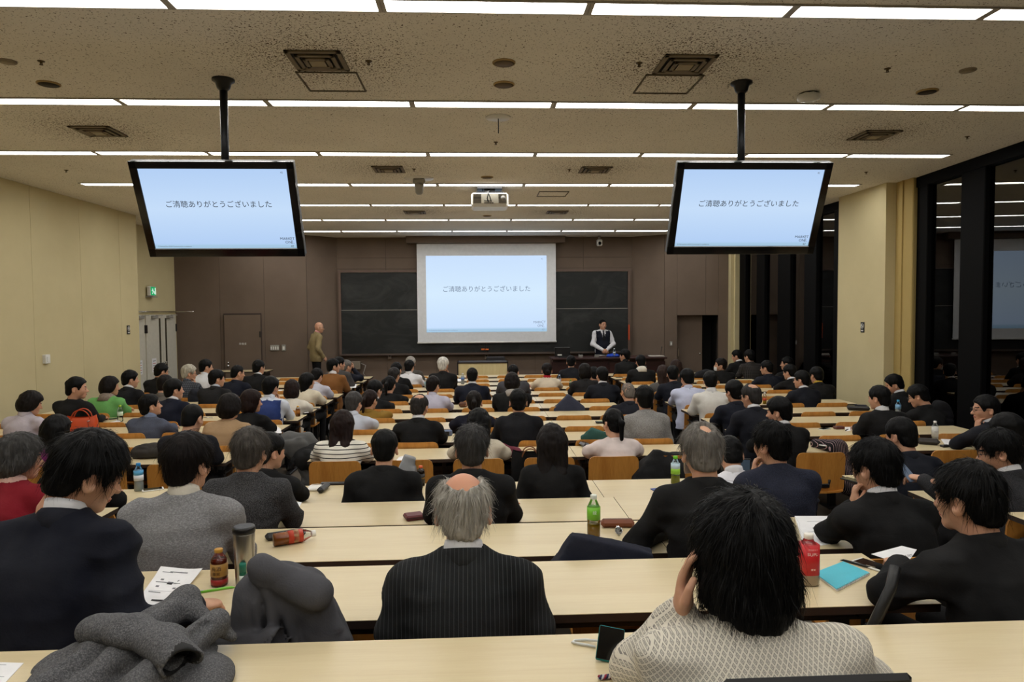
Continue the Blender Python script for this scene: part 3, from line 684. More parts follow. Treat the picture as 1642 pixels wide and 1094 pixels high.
# chairs: curved plywood back and seat on a dark steel pedestal fixed to the floor
def shell(w, h, bend, thick, rad, nx=8, nz=7, tiltd=0):
    """curved plywood shell in the xz plane, rounded corners, bent about z"""
    vs = []; fs = []
    prof = []
    zs = [0, rad*.12, rad*.4, rad, h*.5, h-rad, h-rad*.4, h-rad*.12, h]; nz = len(zs)
    for z in zs:
        e = min(z, h-z); hw = w/2 if e > rad else w/2-rad+math.sqrt(max(0, rad*rad-(rad-e)**2))
        prof.append((z, hw))
    for side in (0, 1):
        for (z, hw) in prof:
            for i in range(nx):
                u = -1+2*i/(nx-1); x = u*hw
                y = bend*(1-(x/(w/2))**2)+tiltd*z/h
                vs.append((x, y+side*thick, z))
    N = nz*nx; idx = lambda s, j, i: s*N+j*nx+i
    for j in range(nz-1):
        for i in range(nx-1):
            fs.append((idx(0, j, i), idx(0, j, i+1), idx(0, j+1, i+1), idx(0, j+1, i))); fs.append((idx(1, j, i), idx(1, j+1, i), idx(1, j+1, i+1), idx(1, j, i+1)))
    for j in range(nz-1):
        fs.append((idx(0, j, 0), idx(0, j+1, 0), idx(1, j+1, 0), idx(1, j, 0))); fs.append((idx(0, j, nx-1), idx(1, j, nx-1), idx(1, j+1, nx-1), idx(0, j+1, nx-1)))
    for i in range(nx-1):
        fs.append((idx(0, 0, i), idx(1, 0, i), idx(1, 0, i+1), idx(0, 0, i+1))); fs.append((idx(0, nz-1, i), idx(0, nz-1, i+1), idx(1, nz-1, i+1), idx(1, nz-1, i)))
    return vs, fs
vs, fs = shell(.43, .36, -.022, .012, .05, tiltd=-.03); bb = B(); bb.add(vs, fs, 0, False); back_me = bb.mesh('backrest'); back_me.materials.append(PLY)
vs, fs = shell(.42, .40, .012, .012, .06); bb = B(); bb.add([(x, z-.2, -y) for x, y, z in vs], [tuple(reversed(f)) for f in fs]); seat_me = bb.mesh('seat'); seat_me.materials.append(PLY)
bb = B(); bb.box((0, .0, .22), (.06, .06, .40)); bb.box((0, .0, .01), (.14, .2, .02), bev=.004); bb.box((0, .02, .405), (.2, .26, .02)); bb.tube([(-.07, .0, .40), (-.07, -.13, .42), (-.07, -.165, .52)], .011, n=6); bb.tube([(.07, 0, .40), (.07, -.13, .42), (.07, -.165, .52)], .011, n=6); ped_me = bb.mesh('pedestal'); ped_me.materials.append(STEEL)
bb = B(); bb.box((0, 0, 0), (.14, .02, .035), bev=.005); clip_me = bb.mesh('bracket'); clip_me.materials.append(BLACKPL)
def chair(n, x, lab):
    t = thing('lecture_chair', lab, 'chair', (x, seat_y(n), desk_z(n)-.70), group='plywood lecture chairs')
    link('backrest', back_me, t, None, (0, -.13, .40)); link('seat', seat_me, t, None, (0, .02, .43)); link('pedestal', ped_me, t); link('bracket', clip_me, t, None, (0, -.165, .47))
    return t
for n in range(2, 17):
    for blk, x0, x1, js, seats in blocks(n):
        for i, x in enumerate(seats):
            chair(n, x, 'brown plywood chair, %s block, %s row from the back, %s seat from the left' % (blk, ROWN[n], ORD[i]))
# speakers' end: dark teacher desk, pale lectern panel, chair, short extra desk on the left
tp = at_y(885, 574, 15.9); tq = at_y(1070, 575, 15.9)
TZ = tp.z-.01
t = thing('teacher_desk', 'long dark brown teacher desk with doors before the right blackboard', 'desk', ((tp.x+tq.x)/2, 16.25, PZ))
W = tq.x-tp.x; hgt = TZ-PZ
q = B(); q.box((0, 0, hgt-.02), (W, .72, .04), bev=.006); q.obj('worktop', DARKWOOD, t)
q = B(); q.box((0, .05, hgt/2-.02), (W-.08, .55, hgt-.04)); q.obj('body', DARKWOOD, t)
for k in range(4):
    q = B(); q.box((-W/2+W*(k+.5)/4, -.235, hgt/2-.03), (W/4-.03, .02, hgt-.14), bev=.004); dd = q.obj('door', DARKWOOD, t)
    q = B(); q.lathe([(0, 0), (.014, .002), (.014, .02), (0, .022)], n=10); q.obj('knob', CHROME, dd, (-W/2+W*(k+.5)/4+(.3 if k % 2 == 0 else -.3)*W/8*1.4, -.262, hgt-.22), (math.pi/2, 0, 0))
p0, p1 = at_y(733, 581, 15.75), at_y(815, 581, 15.75)
t = thing('front_table', 'low pale wood table front with dark frame below the projection screen', 'table', ((p0.x+p1.x)/2, 15.75, zq))
W = p1.x-p0.x; hgt = p0.z-zq
q = B(); q.box((0, 0, hgt/2), (W-.05, .02, hgt-.04)); q.obj('front_panel', PALEWOOD, t)
q = B(); q.box((0, .22, hgt-.015), (W, .5, .03), bev=.004)
for sx in (-1, 1): q.box((sx*(W/2-.014), .22, hgt/2), (.028, .5, hgt))
q.obj('frame', plain('dark_frame', (44, 34, 30), .5), t)
p = at_y(795, 573, 16.35); t = thing('office_chair', 'dark grey office chair behind the pale front table', 'chair', (p.x, 16.5, PZ))
q = B(); q.box((0, 0, p.z-PZ-.2), (.44, .07, .42), bev=.03); q.obj('backrest', plain('dark_upholstery', (48, 46, 48), .9), t)
q = B(); q.box((0, .25, .46), (.46, .46, .08), bev=.03); q.obj('seat', plain('dark_upholstery', (48, 46, 48), .9), t)
q = B(); q.tube([(0, .25, .42), (0, .25, .1)], .03); [q.tube([(0, .25, .1), (.28*math.cos(a), .25+.28*math.sin(a), .04)], .018, n=6) for a in [k*math.tau/5 for k in range(5)]]; q.tube([(0, .1, .46), (0, .04, .6)], .02); q.obj('base', STEEL, t)
p0, p1 = at_y(352, 594, 15.9), at_y(437, 593, 15.9)
t = thing('side_table', 'short maple table alone at the front left', 'table', ((p0.x+p1.x)/2, 15.7, zq))
W = p1.x-p0.x; hgt = p0.z-zq
q = B(); q.box((0, 0, hgt-.002), (W, .5, .003), 0); q.box((0, 0, hgt-.018), (W, .498, .029), 1); q.obj('tabletop', [MAPLE, EDGE], t)
for sx in (-1, 1):
    q = B(); q.box((sx*(W/2-.08), 0, (hgt-.03)/2), (.05, .4, hgt-.035)); q.obj('leg', STEEL, t)

# ------------------------------------------------------------------ bodies: signed distances turned into one skin by surface nets
F32 = np.float32
def smin(a, b, k):
    h = np.clip(.5+.5*(b-a)/k, 0, 1); return b*(1-h)+a*h-k*h*(1-h)
def smax(a, b, k): return -smin(-a, -b, k)
def cone(P, a, b, ra, rb):
    a = np.array(a, F32); b = np.array(b, F32); ba = b-a; q = P-a; t = np.clip((q@ba)/max(1e-9, float(ba@ba)), 0, 1)
    return np.sqrt(((q-t[..., None]*ba)**2).sum(-1))-(ra+(rb-ra)*t)
def ell(P, c, r, R=None):
    q = P-np.array(c, F32)
    if R is not None: q = q@np.array(R, F32)
    q = q/np.array(r, F32); k0 = np.sqrt((q**2).sum(-1)); k1 = np.sqrt(((q/np.array(r, F32))**2).sum(-1)); return k0*(k0-1)/np.maximum(k1, 1e-6)
_lat = np.random.RandomState(5).rand(32, 32, 32).astype(F32)
def vnoise(P, f=(1, 1, 1), seed=0):
    q = P*np.array(f, F32)+np.array([seed*3.17, seed*7.31, seed*5.77], F32); i = np.floor(q).astype(np.int32); w = q-i; w = w*w*(3-2*w)
    def L(dx, dy, dz): return _lat[(i[..., 0]+dx) & 31, (i[..., 1]+dy) & 31, (i[..., 2]+dz) & 31]
    x, y, z = w[..., 0], w[..., 1], w[..., 2]
    return ((L(0, 0, 0)*(1-x)+L(1, 0, 0)*x)*(1-y)+(L(0, 1, 0)*(1-x)+L(1, 1, 0)*x)*y)*(1-z)+((L(0, 0, 1)*(1-x)+L(1, 0, 1)*x)*(1-y)+(L(0, 1, 1)*(1-x)+L(1, 1, 1)*x)*y)*z
def ridged(P, f, seed): return 1-np.abs(2*vnoise(P, f, seed)-1)
CORN = np.array([(0, 0, 0), (1, 0, 0), (0, 1, 0), (1, 1, 0), (0, 0, 1), (1, 0, 1), (0, 1, 1), (1, 1, 1)])
EDG = [(0, 1), (2, 3), (4, 5), (6, 7), (0, 2), (1, 3), (4, 6), (5, 7), (0, 4), (1, 5), (2, 6), (3, 7)]
def nets(fn, lo, hi, h):
    ax = [np.arange(lo[i], hi[i]+h, h, dtype=F32) for i in range(3)]
    G = np.stack(np.meshgrid(*ax, indexing='ij'), -1); Fv = fn(G.reshape(-1, 3)).reshape(G.shape[:3])
    S = Fv < 0
    S[0] = S[-1] = False; S[:, 0] = S[:, -1] = False; S[:, :, 0] = S[:, :, -1] = False
    Fv = np.where(S, Fv, np.maximum(Fv, 1e-4))
    n = [len(a)-1 for a in ax]
    sl = lambda c: tuple(slice(c[i], c[i]+n[i]) for i in range(3))
    cnt = sum(S[sl(c)].astype(np.int8) for c in CORN)
    I = np.stack(np.nonzero((cnt > 0) & (cnt < 8)), -1); idx = -np.ones(n, np.int64); idx[tuple(I.T)] = np.arange(len(I))
    V8 = np.stack([Fv[tuple((I+c).T)] for c in CORN], -1); pos = np.zeros((len(I), 3)); k = np.zeros(len(I))
    for a, b in EDG:
        fa, fb = V8[:, a], V8[:, b]; m = (fa < 0) != (fb < 0); t = np.where(m, fa/np.where(m, fa-fb, 1), 0)
        pos += m[:, None]*(CORN[a]+t[:, None]*(CORN[b]-CORN[a])); k += m
    P = np.array(lo)+(I+pos/k[:, None])*h
    Q = []
    for a in range(3):
        o1, o2 = [(1, 2), (2, 0), (0, 1)][a]
        s0 = [slice(None)]*3; s1 = [slice(None)]*3; s0[a] = slice(0, -1); s1[a] = slice(1, None)
        A, Bq = S[tuple(s0)], S[tuple(s1)]; E = np.stack(np.nonzero(A != Bq), -1)
        E = E[(E[:, o1] > 0) & (E[:, o2] > 0) & (E[:, o1] < n[o1]) & (E[:, o2] < n[o2])]
        ins = A[tuple(E.T)]; d1 = np.zeros(3, int); d1[o1] = 1; d2 = np.zeros(3, int); d2[o2] = 1
        q = np.stack([idx[tuple((E-d1-d2).T)], idx[tuple((E-d2).T)], idx[tuple(E.T)], idx[tuple((E-d1).T)]], -1)
        q[~ins] = q[~ins][:, ::-1]; Q.append(q)
    return P.astype(F32), np.concatenate(Q)
def to_mesh(name, V, Q, mi=None, mats=()):
    me = bpy.data.meshes.new(name); me.vertices.add(len(V)); me.vertices.foreach_set('co', np.ascontiguousarray(V, F32).ravel())
    k = Q.shape[1]; me.loops.add(Q.size); me.loops.foreach_set('vertex_index', Q.astype(np.int32).ravel())
    me.polygons.add(len(Q)); me.polygons.foreach_set('loop_start', np.arange(0, Q.size, k, dtype=np.int32)); me.polygons.foreach_set('loop_total', np.full(len(Q), k, np.int32))
    if mi is not None: me.polygons.foreach_set('material_index', mi.astype(np.int32))
    me.polygons.foreach_set('use_smooth', np.ones(len(Q), bool))
    for m in mats: me.materials.append(m)
    me.update(calc_edges=True); return me
def rotm(yaw=0, pitch=0, roll=0):
    """yaw > 0 turns to the right seen from above, pitch > 0 nods down, roll > 0 tips to the right"""
    return np.array((Euler((0, 0, -math.radians(yaw))).to_matrix() @ Euler((-math.radians(pitch), 0, 0)).to_matrix() @ Euler((0, math.radians(roll), 0)).to_matrix()), F32)

# head, origin at the joint under the skull, face towards +y; 0.235 tall
EYE = (.031, .088, .112)
def head_sdf(P):
    S = P*np.array([1, 1, 1], F32); A = np.abs(P[..., 0:1]); S = np.concatenate([A, P[..., 1:]], -1)
    d = ell(S, (0, -.006, .138), (.0775, .096, .097))
    d = smin(d, ell(S, (0, .03, .075), (.060, .062, .075)), .03)
    d = smin(d, ell(S, (0, .072, .02), (.028, .024, .022)), .03)
    d = smin(d, ell(S, (.035, .066, .085), (.024, .022, .024)), .025)
    d = smin(d, ell(S, (.02, .084, .129), (.03, .012, .009)), .015)
    d = smin(d, cone(S, (0, .089, .117), (0, .113, .081), .008, .0125), .014)
    d = smin(d, ell(S, (.011, .103, .078), (.009, .010, .008)), .008)
    d = smax(d, -ell(S, (.031, .105, .113), (.017, .016, .012)), .012)
    d = smin(d, ell(S, (.031, .0835, .112), (.014, .0125, .012)), .004)
    d = smin(d, ell(S, (0, .0945, .052), (.022, .010, .006)), .006); d = smin(d, ell(S, (0, .093, .0435), (.019, .010, .006)), .006)
    neck = cone(P, (0, -.022, .05), (0, -.045, -.12), .054, .060); d = smin(d, neck, .03)
    ear = ell(S, (.085, -.014, .098), (.011, .021, .034), Euler((.2, 0, -.35)).to_matrix()); ear = smax(ear, -ell(S, (.094, -.006, .103), (.009, .011, .018)), .006)
    return smin(d, ear, .008)
def build_head(h):
    V, Q = nets(head_sdf, (-.105, -.125, -.125), (.105, .135, .25), h); c = V[Q].mean(1); x, y, z = np.abs(c[:, 0]), c[:, 1], c[:, 2]; mi = np.zeros(len(Q), int)
    mi[(((x-.031)/.013)**2+((z-.112)/.0055)**2 < 1) & (y > .08)] = 2
    mi[(np.abs(z-.131-.006*np.sin((x-.012)*50)) < .0042) & (x > .012) & (x < .05) & (y > .065)] = 3
    mi[((x/.021)**2+((z-.048)/.0085)**2 < 1) & (y > .085)] = 1
    return V, Q, mi
HEADS = {k: build_head(h) for k, h in (('near', .0048), ('mid', .0082), ('far', .0112))}

# hair, in the same frame
def prof(P, pts): return np.interp(P[..., 1], [p[0] for p in pts], [p[1] for p in pts]).astype(F32)
FRONT = [(-.13, .02), (-.085, .025), (-.045, .04), (-.03, .075), (-.012, .128), (.014, .130), (.03, .092), (.048, .094), (.058, .14), (.078, .172), (.10, .182), (.14, .186)]
def strands(P, amp, seed, fa=9, fz=10):
    a = np.arctan2(P[..., 0], -(P[..., 1]+.03)); r = np.sqrt(P[..., 0]**2+(P[..., 1]+.03)**2)
    el_ = np.arctan2(r, P[..., 2]-.09)
    q = np.stack([a*fa+.6*np.sin(el_*3+seed), el_*2.2, np.full_like(a, .5)], -1).astype(F32)
    q2 = np.stack([a*fa*2.7, el_*4, np.full_like(a, .2)], -1).astype(F32)
    return amp*(ridged(q, (1, 1, 1), seed)-.5)+amp*.6*(ridged(q2, (1, 1, 1), seed+3)-.5)+amp*.5*(vnoise(P, (30, 30, 30), seed)-.5)
def hair_fn(style, seed):
    def fn(P):
        A = np.concatenate([np.abs(P[..., 0:1]), P[..., 1:]], -1); ns = strands(P, .010 if style not in ('crop', 'stub') else .004, seed)
        t = {'short': .013, 'full': .019, 'spiky': .016, 'crop': .007, 'stub': .0035, 'balding': .010, 'ring': .012, 'thin': .014, 'bob': .018, 'long': .017, 'pony': .011, 'bun': .011, 'shag': .026, 'woman_short': .021}[style]
        low = style in ('short', 'full', 'spiky', 'thin', 'crop', 'stub', 'balding', 'ring', 'pony', 'bun')
        tl_ = t*np.clip((P[..., 2]-.07)/.09, .22, 1) if low else t
        out = smin(ell(P, (0, -.006, .138), (.0775, .096, .097)), ell(P, (0, -.05, .075), (.060, .052, .06)), .03)-tl_
        cut = prof(P, FRONT)
        if style in ('short', 'full', 'spiky', 'thin'): 
            d = smax(out-ns, (cut-P[..., 2])*.75, .006)
            if style == 'spiky': d = d-.012*np.clip(ridged(P, (55, 55, 20), seed)-.45, 0, 1)*np.clip((P[..., 2]-.17)*20, 0, 1)
            if style == 'thin':
                hole = ell(P, (.004, -.07, .245), (.034, .04, .05)); d = smax(d, -hole+.004*(ridged(P, (90, 60, 60), seed)-.5)*2, .004)
        elif style in ('crop', 'stub'): d = smax(out-ns, (cut+.012-P[..., 2])*.75, .003)
        elif style in ('balding', 'ring'):
            top = ell(P, (0, -.018 if style == 'ring' else -.05, .245), (.069, .105 if style == 'ring' else .06, .078 if style == 'ring' else .066))
            d = smax(smax(out-ns, (cut-P[..., 2])*.75, .004), -(top+.010*(ridged(P, (80, 40, 60), seed)-.5)), .004)
        else:
            pts = {'bob': [(-.14, -.02), (.03, -.01), (.05, .07), (.07, .15), (.10, .168), (.14, .175)], 'woman_short': [(-.13, .0), (-.05, .01), (.025, .05), (.05, .09), (.065, .15), (.10, .172), (.14, .18)],
                   'long': [(-.2, -.5), (.03, -.5), (.05, .05), (.068, .15), (.10, .175), (.14, .18)], 'shag': [(-.14, -.035), (-.02, -.03), (.0, .01), (.04, .05), (.06, .12), (.10, .16), (.14, .17)],
                   'pony': FRONT, 'bun': FRONT}[style]
            cut = prof(P, pts)
            if style in ('bob', 'shag', 'woman_short'):
                lo = {'bob': .03, 'shag': .02, 'woman_short': .06}[style]
                out = smin(out, ell(A, (.02, -.03, lo+.03), (.072+t*.5, .075+t*.4, .075)), .03)
                if style == 'shag': out = smin(out, ell(P, (0, -.075, .015), (.06, .045, .07)), .03)
            if style == 'long':
                out = smin(out, cone(A, (.04, -.045, .12), (.05, -.075, -.10), .062, .05), .03); out = smin(out, cone(A, (.045, -.085, -.09), (.05, -.105, -.2), .045, .028), .03)
                ns = ns+.006*(ridged(P, (70, 70, 3), seed)-.5)
            d = smax(out-ns, (cut-P[..., 2])*.75, .008)
            if style == 'shag': d = d+.008*(ridged(P, (38, 38, 12), seed+2)-.5)
            if style == 'pony':
                tl = cone(P, (0, -.11, .15), (0, -.145, .11), .022, .026); tl = smin(tl, cone(P, (0, -.145, .11), (0, -.135, -.03), .027, .018), .02); tl = tl+.004*(ridged(P, (90, 90, 6), seed)-.5); d = smin(d, tl, .008)
            if style == 'bun': d = smin(d, ell(P, (0, -.115, .09), (.036, .034, .034))+.004*(ridged(P, (80, 80, 40), seed)-.5), .01)
        # hair is a shell over the scalp
        return smax(d, -(ell(P, (0, -.006, .138), (.067, .087, .088))), .004)
    return fn
_HC = {}
def hair_mesh(style, lod, seed):
    k = (style, lod, seed)
    if k not in _HC:
        h = {'near': .0058, 'mid': .0102, 'far': .0128}[lod]
        lo = (-.125, -.19, -.27 if style == 'long' else -.08); hi = (.125, .14, .29)
        V, Q = nets(hair_fn(style, seed), lo, hi, h); _HC[k] = (V, Q, to_mesh('hair', V, Q))
    return _HC[k]
def strand_mesh(V, Q, seed, count, length, lift, hmin):
    """loose hair strands: thin tapered blades rooted on the hair, combed down from the crown"""
    rs = np.random.RandomState(seed); tri = V[Q]; nrm = np.cross(tri[:, 2]-tri[:, 0], tri[:, 3]-tri[:, 1]); nrm /= np.maximum(1e-9, np.linalg.norm(nrm, axis=1))[:, None]
    ok = np.nonzero((tri.mean(1)[:, 2] > hmin) & ((tri.mean(1)-np.array([0, -.005, .12])) * nrm).sum(1) .__gt__(0))[0]; pick = rs.choice(ok, count); p = tri[pick].mean(1); nv = nrm[pick]
    cr = np.array([.012, -.05, .26]); rad = p-cr; tg = rad-(rad*nv).sum(1)[:, None]*nv; tg /= np.maximum(1e-6, np.linalg.norm(tg, axis=1))[:, None]
    tg = tg+rs.randn(count, 3)*.16; sd = np.cross(tg, nv); sd /= np.maximum(1e-6, np.linalg.norm(sd, axis=1))[:, None]
    Ls = length*(.5+rs.rand(count)); n = 4; vs = []; 
    for i in range(n):
        t = i/(n-1); c = p+tg*(Ls*t)[:, None]-nv*((Ls*t)**2*4.2)[:, None]+nv*(lift*(.15+.9*math.sin(t*2.2)))*rs.rand(count)[:, None]-np.array([0, 0, 1])*(Ls*t*t*.35)[:, None]
        w = .0009*(1-t)+.00015
        vs += [c-sd*w, c+sd*w]
    Vv = np.stack(vs, 1); base = (np.arange(count)*2*n)[:, None]
    Qq = np.concatenate([base+np.array([2*i, 2*i+1, 2*i+3, 2*i+2]) for i in range(n-1)], 0)
    return Vv.reshape(-1, 3), Qq

# hand, wrist at the origin, fingers towards +y, palm down; thumb on the -x side (a right hand)
def hand_fn(curl, spread=.1, hold=0):
    segs = []
    for i, (x, L, r) in enumerate(((-.030, .072, .0088), (-.010, .080, .0090), (.011, .074, .0086), (.030, .058, .0078))):
        a = math.radians(8+curl*(.45+.12*i)); p = np.array([x, .088-abs(i-1.2)*.006, 0.]); sx = spread*(x/.03)*.35
        for j, fr in enumerate((.48, .30, .24)):
            d = np.array([sx, math.cos(a), -math.sin(a)]); q = p+d*L*fr; segs.append((p, q, r*(1-.09*j), r*(1-.09*(j+1)))); p = q; a += math.radians(curl*.62+6)
    tb = [np.array([-.028, .022, -.006]), np.array([-.052, .050, -.014-.0002*curl]), np.array([-.055+.0003*curl, .080-.0001*curl, -.020-.0003*curl]), np.array([-.045+.0004*curl, .101-.0003*curl, -.026-.0003*curl])]
    def fn(P):
        d = ell(P, (0, .055, 0), (.043, .052, .0155)); d = smin(d, ell(P, (-.026, .04, -.006), (.02, .032, .015)), .012)
        d = smin(d, cone(P*np.array([1, 1, 1.25], F32), (0, -.065, 0), (0, .025, 0), .028, .026), .018)
        dd = None
        for (a, b, ra, rb) in segs: dd = cone(P, a, b, ra, rb) if dd is None else np.minimum(dd, cone(P, a, b, ra, rb))
        for a, b, ra, rb in zip(tb[:-1], tb[1:], (.0135, .011, .0098), (.011, .0098, .008)): dd = np.minimum(dd, cone(P, a, b, ra, rb))
        return smin(d, dd, .006)
    return fn
HANDS = {(c, l): nets(hand_fn(c), (-.075, -.13, -.11), (.06, .19, .035), h) for c in (14, 42, 72) for l, h in (('near', .0042), ('far', .0088))}
# seated legs and pelvis with a slim trunk inside the clothes; standing legs likewise
def legs_sit(P):
    A = np.concatenate([np.abs(P[..., 0:1]), P[..., 1:]], -1)
    d = ell(P, (0, .0, .53), (.165, .125, .095)); d = smin(d, cone(A, (.085, .02, .515), (.105, .42, .505), .082, .058), .04)
    d = smin(d, cone(A, (.105, .42, .50), (.10, .40, .09), .056, .042), .03); d = smin(d, ell(A, (.105, .45, .045), (.045, .125, .042)), .02)
    return smin(d, cone(P, (0, -.0, .55), (0, .0, .88), .10, .055), .05)
def legs_stand(P):
    A = np.concatenate([np.abs(P[..., 0:1]), P[..., 1:]], -1)
    d = ell(P, (0, 0, .92), (.165, .11, .12)); d = smin(d, cone(A, (.085, 0, .87), (.085, .01, .48), .085, .058), .04)
    d = smin(d, cone(A, (.085, .01, .48), (.085, -.01, .10), .056, .044), .03); d = smin(d, ell(A, (.09, .05, .045), (.043, .125, .042)), .02)
    return smin(d, cone(P, (0, 0, .95), (0, .0, 1.32), .10, .055), .05)
LEGS = {'sit': nets(legs_sit, (-.26, -.24, -.06), (.26, .66, 1.06), .036), 'stand': nets(legs_stand, (-.26, -.24, -.06), (.26, .26, 1.5), .026)}
TT = np.array([0, .12, .3, .5, .68, .8, .88, .94, 1.0]); TA = np.array([.178, .182, .17, .175, .19, .187, .15, .10, .066]); TB = np.array([.128, .128, .122, .126, .132, .122, .10, .08, .062])
SKIN = (203, 158, 130)
def ring_mesh(rx, ry, hgt, th, back, n=20):
    """a collar: open at the front, taller at the nape"""
    vs = []; fs = []
    for i in range(n):
        a = -math.pi/2+(-1+2*i/(n-1))*math.radians(165); c = math.cos(a), math.sin(a); k = (1-c[1])/2; z1 = hgt*(.45+.55*k)
        for (r, z) in ((0, z1-.004), (th*.5, z1), (th*1.4, z1*.55), (th*2.3+.004, -.05), (-.004, -.05)):
            vs.append(((rx+r)*c[0], (ry+r)*c[1], z+back*k))
    for i in range(n-1):
        for j in range(5): fs.append((i*5+j, (i+1)*5+j, (i+1)*5+(j+1) % 5, i*5+(j+1) % 5))
    fs.append((0, 1, 2, 3, 4)); fs.append(tuple((n-1)*5+j for j in (4, 3, 2, 1, 0)))
    b_ = B(); b_.add(vs, fs, 0, True); return b_.mesh('collar')
COLLAR = {'shirt': ring_mesh(.058, .060, .050, .004, .006), 'coat': ring_mesh(.064, .066, .034, .009, .004), 'round': ring_mesh(.060, .062, .020, .007, .0), 'roll': ring_mesh(.057, .059, .065, .006, .0, 24), 'scarf': ring_mesh(.064, .07, .06, .022, .0, 24)}
gb = B()
for sx in (-1, 1):
    gb.tube([(sx*.033+.023*math.cos(k*math.tau/14), .106, .112+.017*math.sin(k*math.tau/14)) for k in range(15)], .0018, n=5); gb.tube([(sx*.056, .104, .116), (sx*.078, .06, .117), (sx*.083, -.012, .113)], .0018, n=5)
gb.tube([(-.011, .107, .115), (.011, .107, .115)], .0018, n=5); GLASSES = gb.mesh('glasses')
mb = B(); vs = []; fs = []
for j in range(6):
    for i in range(9):
        u = (i/8-.5)*1.15*math.pi*.62; z = .012+.075*j/5; r = .070 if j in (0, 5) else .074; vs.append((r*1.02*math.sin(u), .028+.092*math.cos(u)*(1.0 if j > 0 else .93), z))
for j in range(5):
    for i in range(8): fs.append((j*9+i, j*9+i+1, (j+1)*9+i+1, (j+1)*9+i))
mb.add(vs, fs, 0, True)
for sx in (-1, 1):
    for z0, z1 in ((.085, .122), (.02, .075)): mb.tube([(sx*.066, .06, z0), (sx*.082, .0, (z0+z1)/2+.015), (sx*.085, -.02, z1-.005)], .0017, n=4)
MASK = mb.mesh('mask')
PEOPLE = []; HSEED = [1, 4, 9]
def dirq(fwd, up):
    f = np.array(fwd, float); f /= np.linalg.norm(f); u = np.array(up, float); u -= f*(u@f); u /= max(1e-6, np.linalg.norm(u)); r = np.cross(f, u); return np.stack([r, f, u], 1).astype(F32)
def person(label, head_px, n, hair, hcol, cloth, wear='suit', collar=None, yaw=0, hy=0, hp=8, hr=0, hs=1.0, pose='desk', dy=.0, lean=.07, wide=1.0, glasses=False, mask=False, arms=None, stand=None, coat=None, trousers=(30, 30, 34), skin=SKIN, hunch=.03, hoff=.0, hands=(42, 42), extra=None, neckcol=None, pos=None):
    """head_px = (x, y) of the top of the head in the photograph's frame, n = desk row. Heights follow from the row's depth."""
    fz = desk_z(n)-.70 if stand is None else stand[1]
    Y0 = (near(n)-.105+dy) if stand is None else stand[0]
    lod = 'near' if Y0 < 4.2 else ('mid' if Y0 < 8 else 'far')
    yr = math.radians(yaw); Rb = np.array([[math.cos(yr), math.sin(yr)], [-math.sin(yr), math.cos(yr)]])
    Yh = Y0+(lean+.02)*math.cos(yr); top = at_y(head_px[0], head_px[1], Yh)
    Rh = rotm(hy, hp, hr); topv = Rh@np.array([0, -.02, .247*hs])
    pz = top.z-fz-float(topv[2]); zn = pz-.004
    base = .44 if stand is None else .84
    fwd = (math.sin(yr), math.cos(yr)); offx = (lean+.02)*fwd[0]+(topv[0]*math.cos(yr)+topv[1]*math.sin(yr))
    X = top.x-offx; Y = Y0-topv[1]*.0
    yo = lambda t: lean*np.clip(t, 0, 1.1)**1.2-hunch*np.sin(np.pi*np.clip(t, 0, 1))
    ynk = float(yo(1.0)); piv = np.array([hoff, ynk+.035, pz], F32); nk = np.array([hoff*.6, ynk, zn])
    o_loc = (X, Y, fz); o_rot = (0, 0, -yr)
    sh = [np.array([s*.172*wide, float(yo(.82))+.005, zn-.094]) for s in (1, -1)]
    dzr = .70 if stand is None else 0
    if arms is None:
        P_ = {'desk': [((.222, .12, .742), (.10, .33, .745)), ((-.222, .12, .742), (-.10, .34, .745))],
              'lap': [((.222, .02, .70), (.12, .17, .66)), ((-.222, .02, .70), (-.11, .17, .66))],
              'write': [((.24, .13, .742), (.17, .37, .745)), ((-.225, .12, .742), (-.05, .36, .745))],
              'chin_l': [((.225, .12, .742), (.08, .33, .745)), ((-.19, .22, .75), (-.055, .17, None))],
              'chin_r': [((.19, .22, .75), (.055, .17, None)), ((-.225, .12, .742), (-.08, .33, .745))],
              'cross': [((.30, .14, .745), (-.02, .27, .75)), ((-.30, .14, .745), (.03, .31, .765))]}
        arms = P_[pose]
    A2 = []
    for (e, w) in arms:
        if w[2] is None:
            c = piv+Rh@np.array([w[0]*1.0, .07, -.06], F32); w = (float(c[0]), float(c[1])+.03, float(c[2])-.02)
        A2.append((np.array(e, float), np.array(w, float)))
    # head, hands, legs: one skin
    Vh, Qh, mh = HEADS[lod]; Vs = [Vh*hs@Rh.T+piv]; Qs = [Qh]; ms = [mh]
    # keep the lower end of the neck seated in the collar
    lowk = np.clip((-.02-Vh[:, 2])/.08, 0, 1)[:, None]; Vs[0] = Vs[0]*(1-lowk)+(Vh*hs+piv)*lowk
    for s, (e, w) in enumerate(A2):
        Vg, Qg = HANDS[(hands[s], 'near' if lod == 'near' else 'far')]; d = w-e; up = np.array([0, 0, 1.]) 
        if w[2] > .86 and stand is None: hd = dirq(np.array([d[0]*.3, -.02, 1.0]), np.array([(1 if s == 0 else -1)*.9, .55, 0]))
        elif stand is not None: hd = dirq(d, np.array([(1 if s == 0 else -1)*1., .5, 0.2]))
        else: hd = dirq(np.array([d[0]*.45, d[1], d[2]*.4-.03]), up)
        G = Vg.copy(); Qg2 = Qg
        if s == 1: G[:, 0] *= -1; Qg2 = Qg[:, ::-1]
        Vs.append((G@hd.T+w).astype(F32)); Qs.append(Qg2); ms.append(np.zeros(len(Qg), int))
    Vl, Ql = LEGS['sit' if stand is None else 'stand']; Vl = Vl.copy(); zc = Vl[Ql].mean(1)[:, 2]; b0 = .5 if stand is None else .9; top0 = .99 if stand is None else 1.44
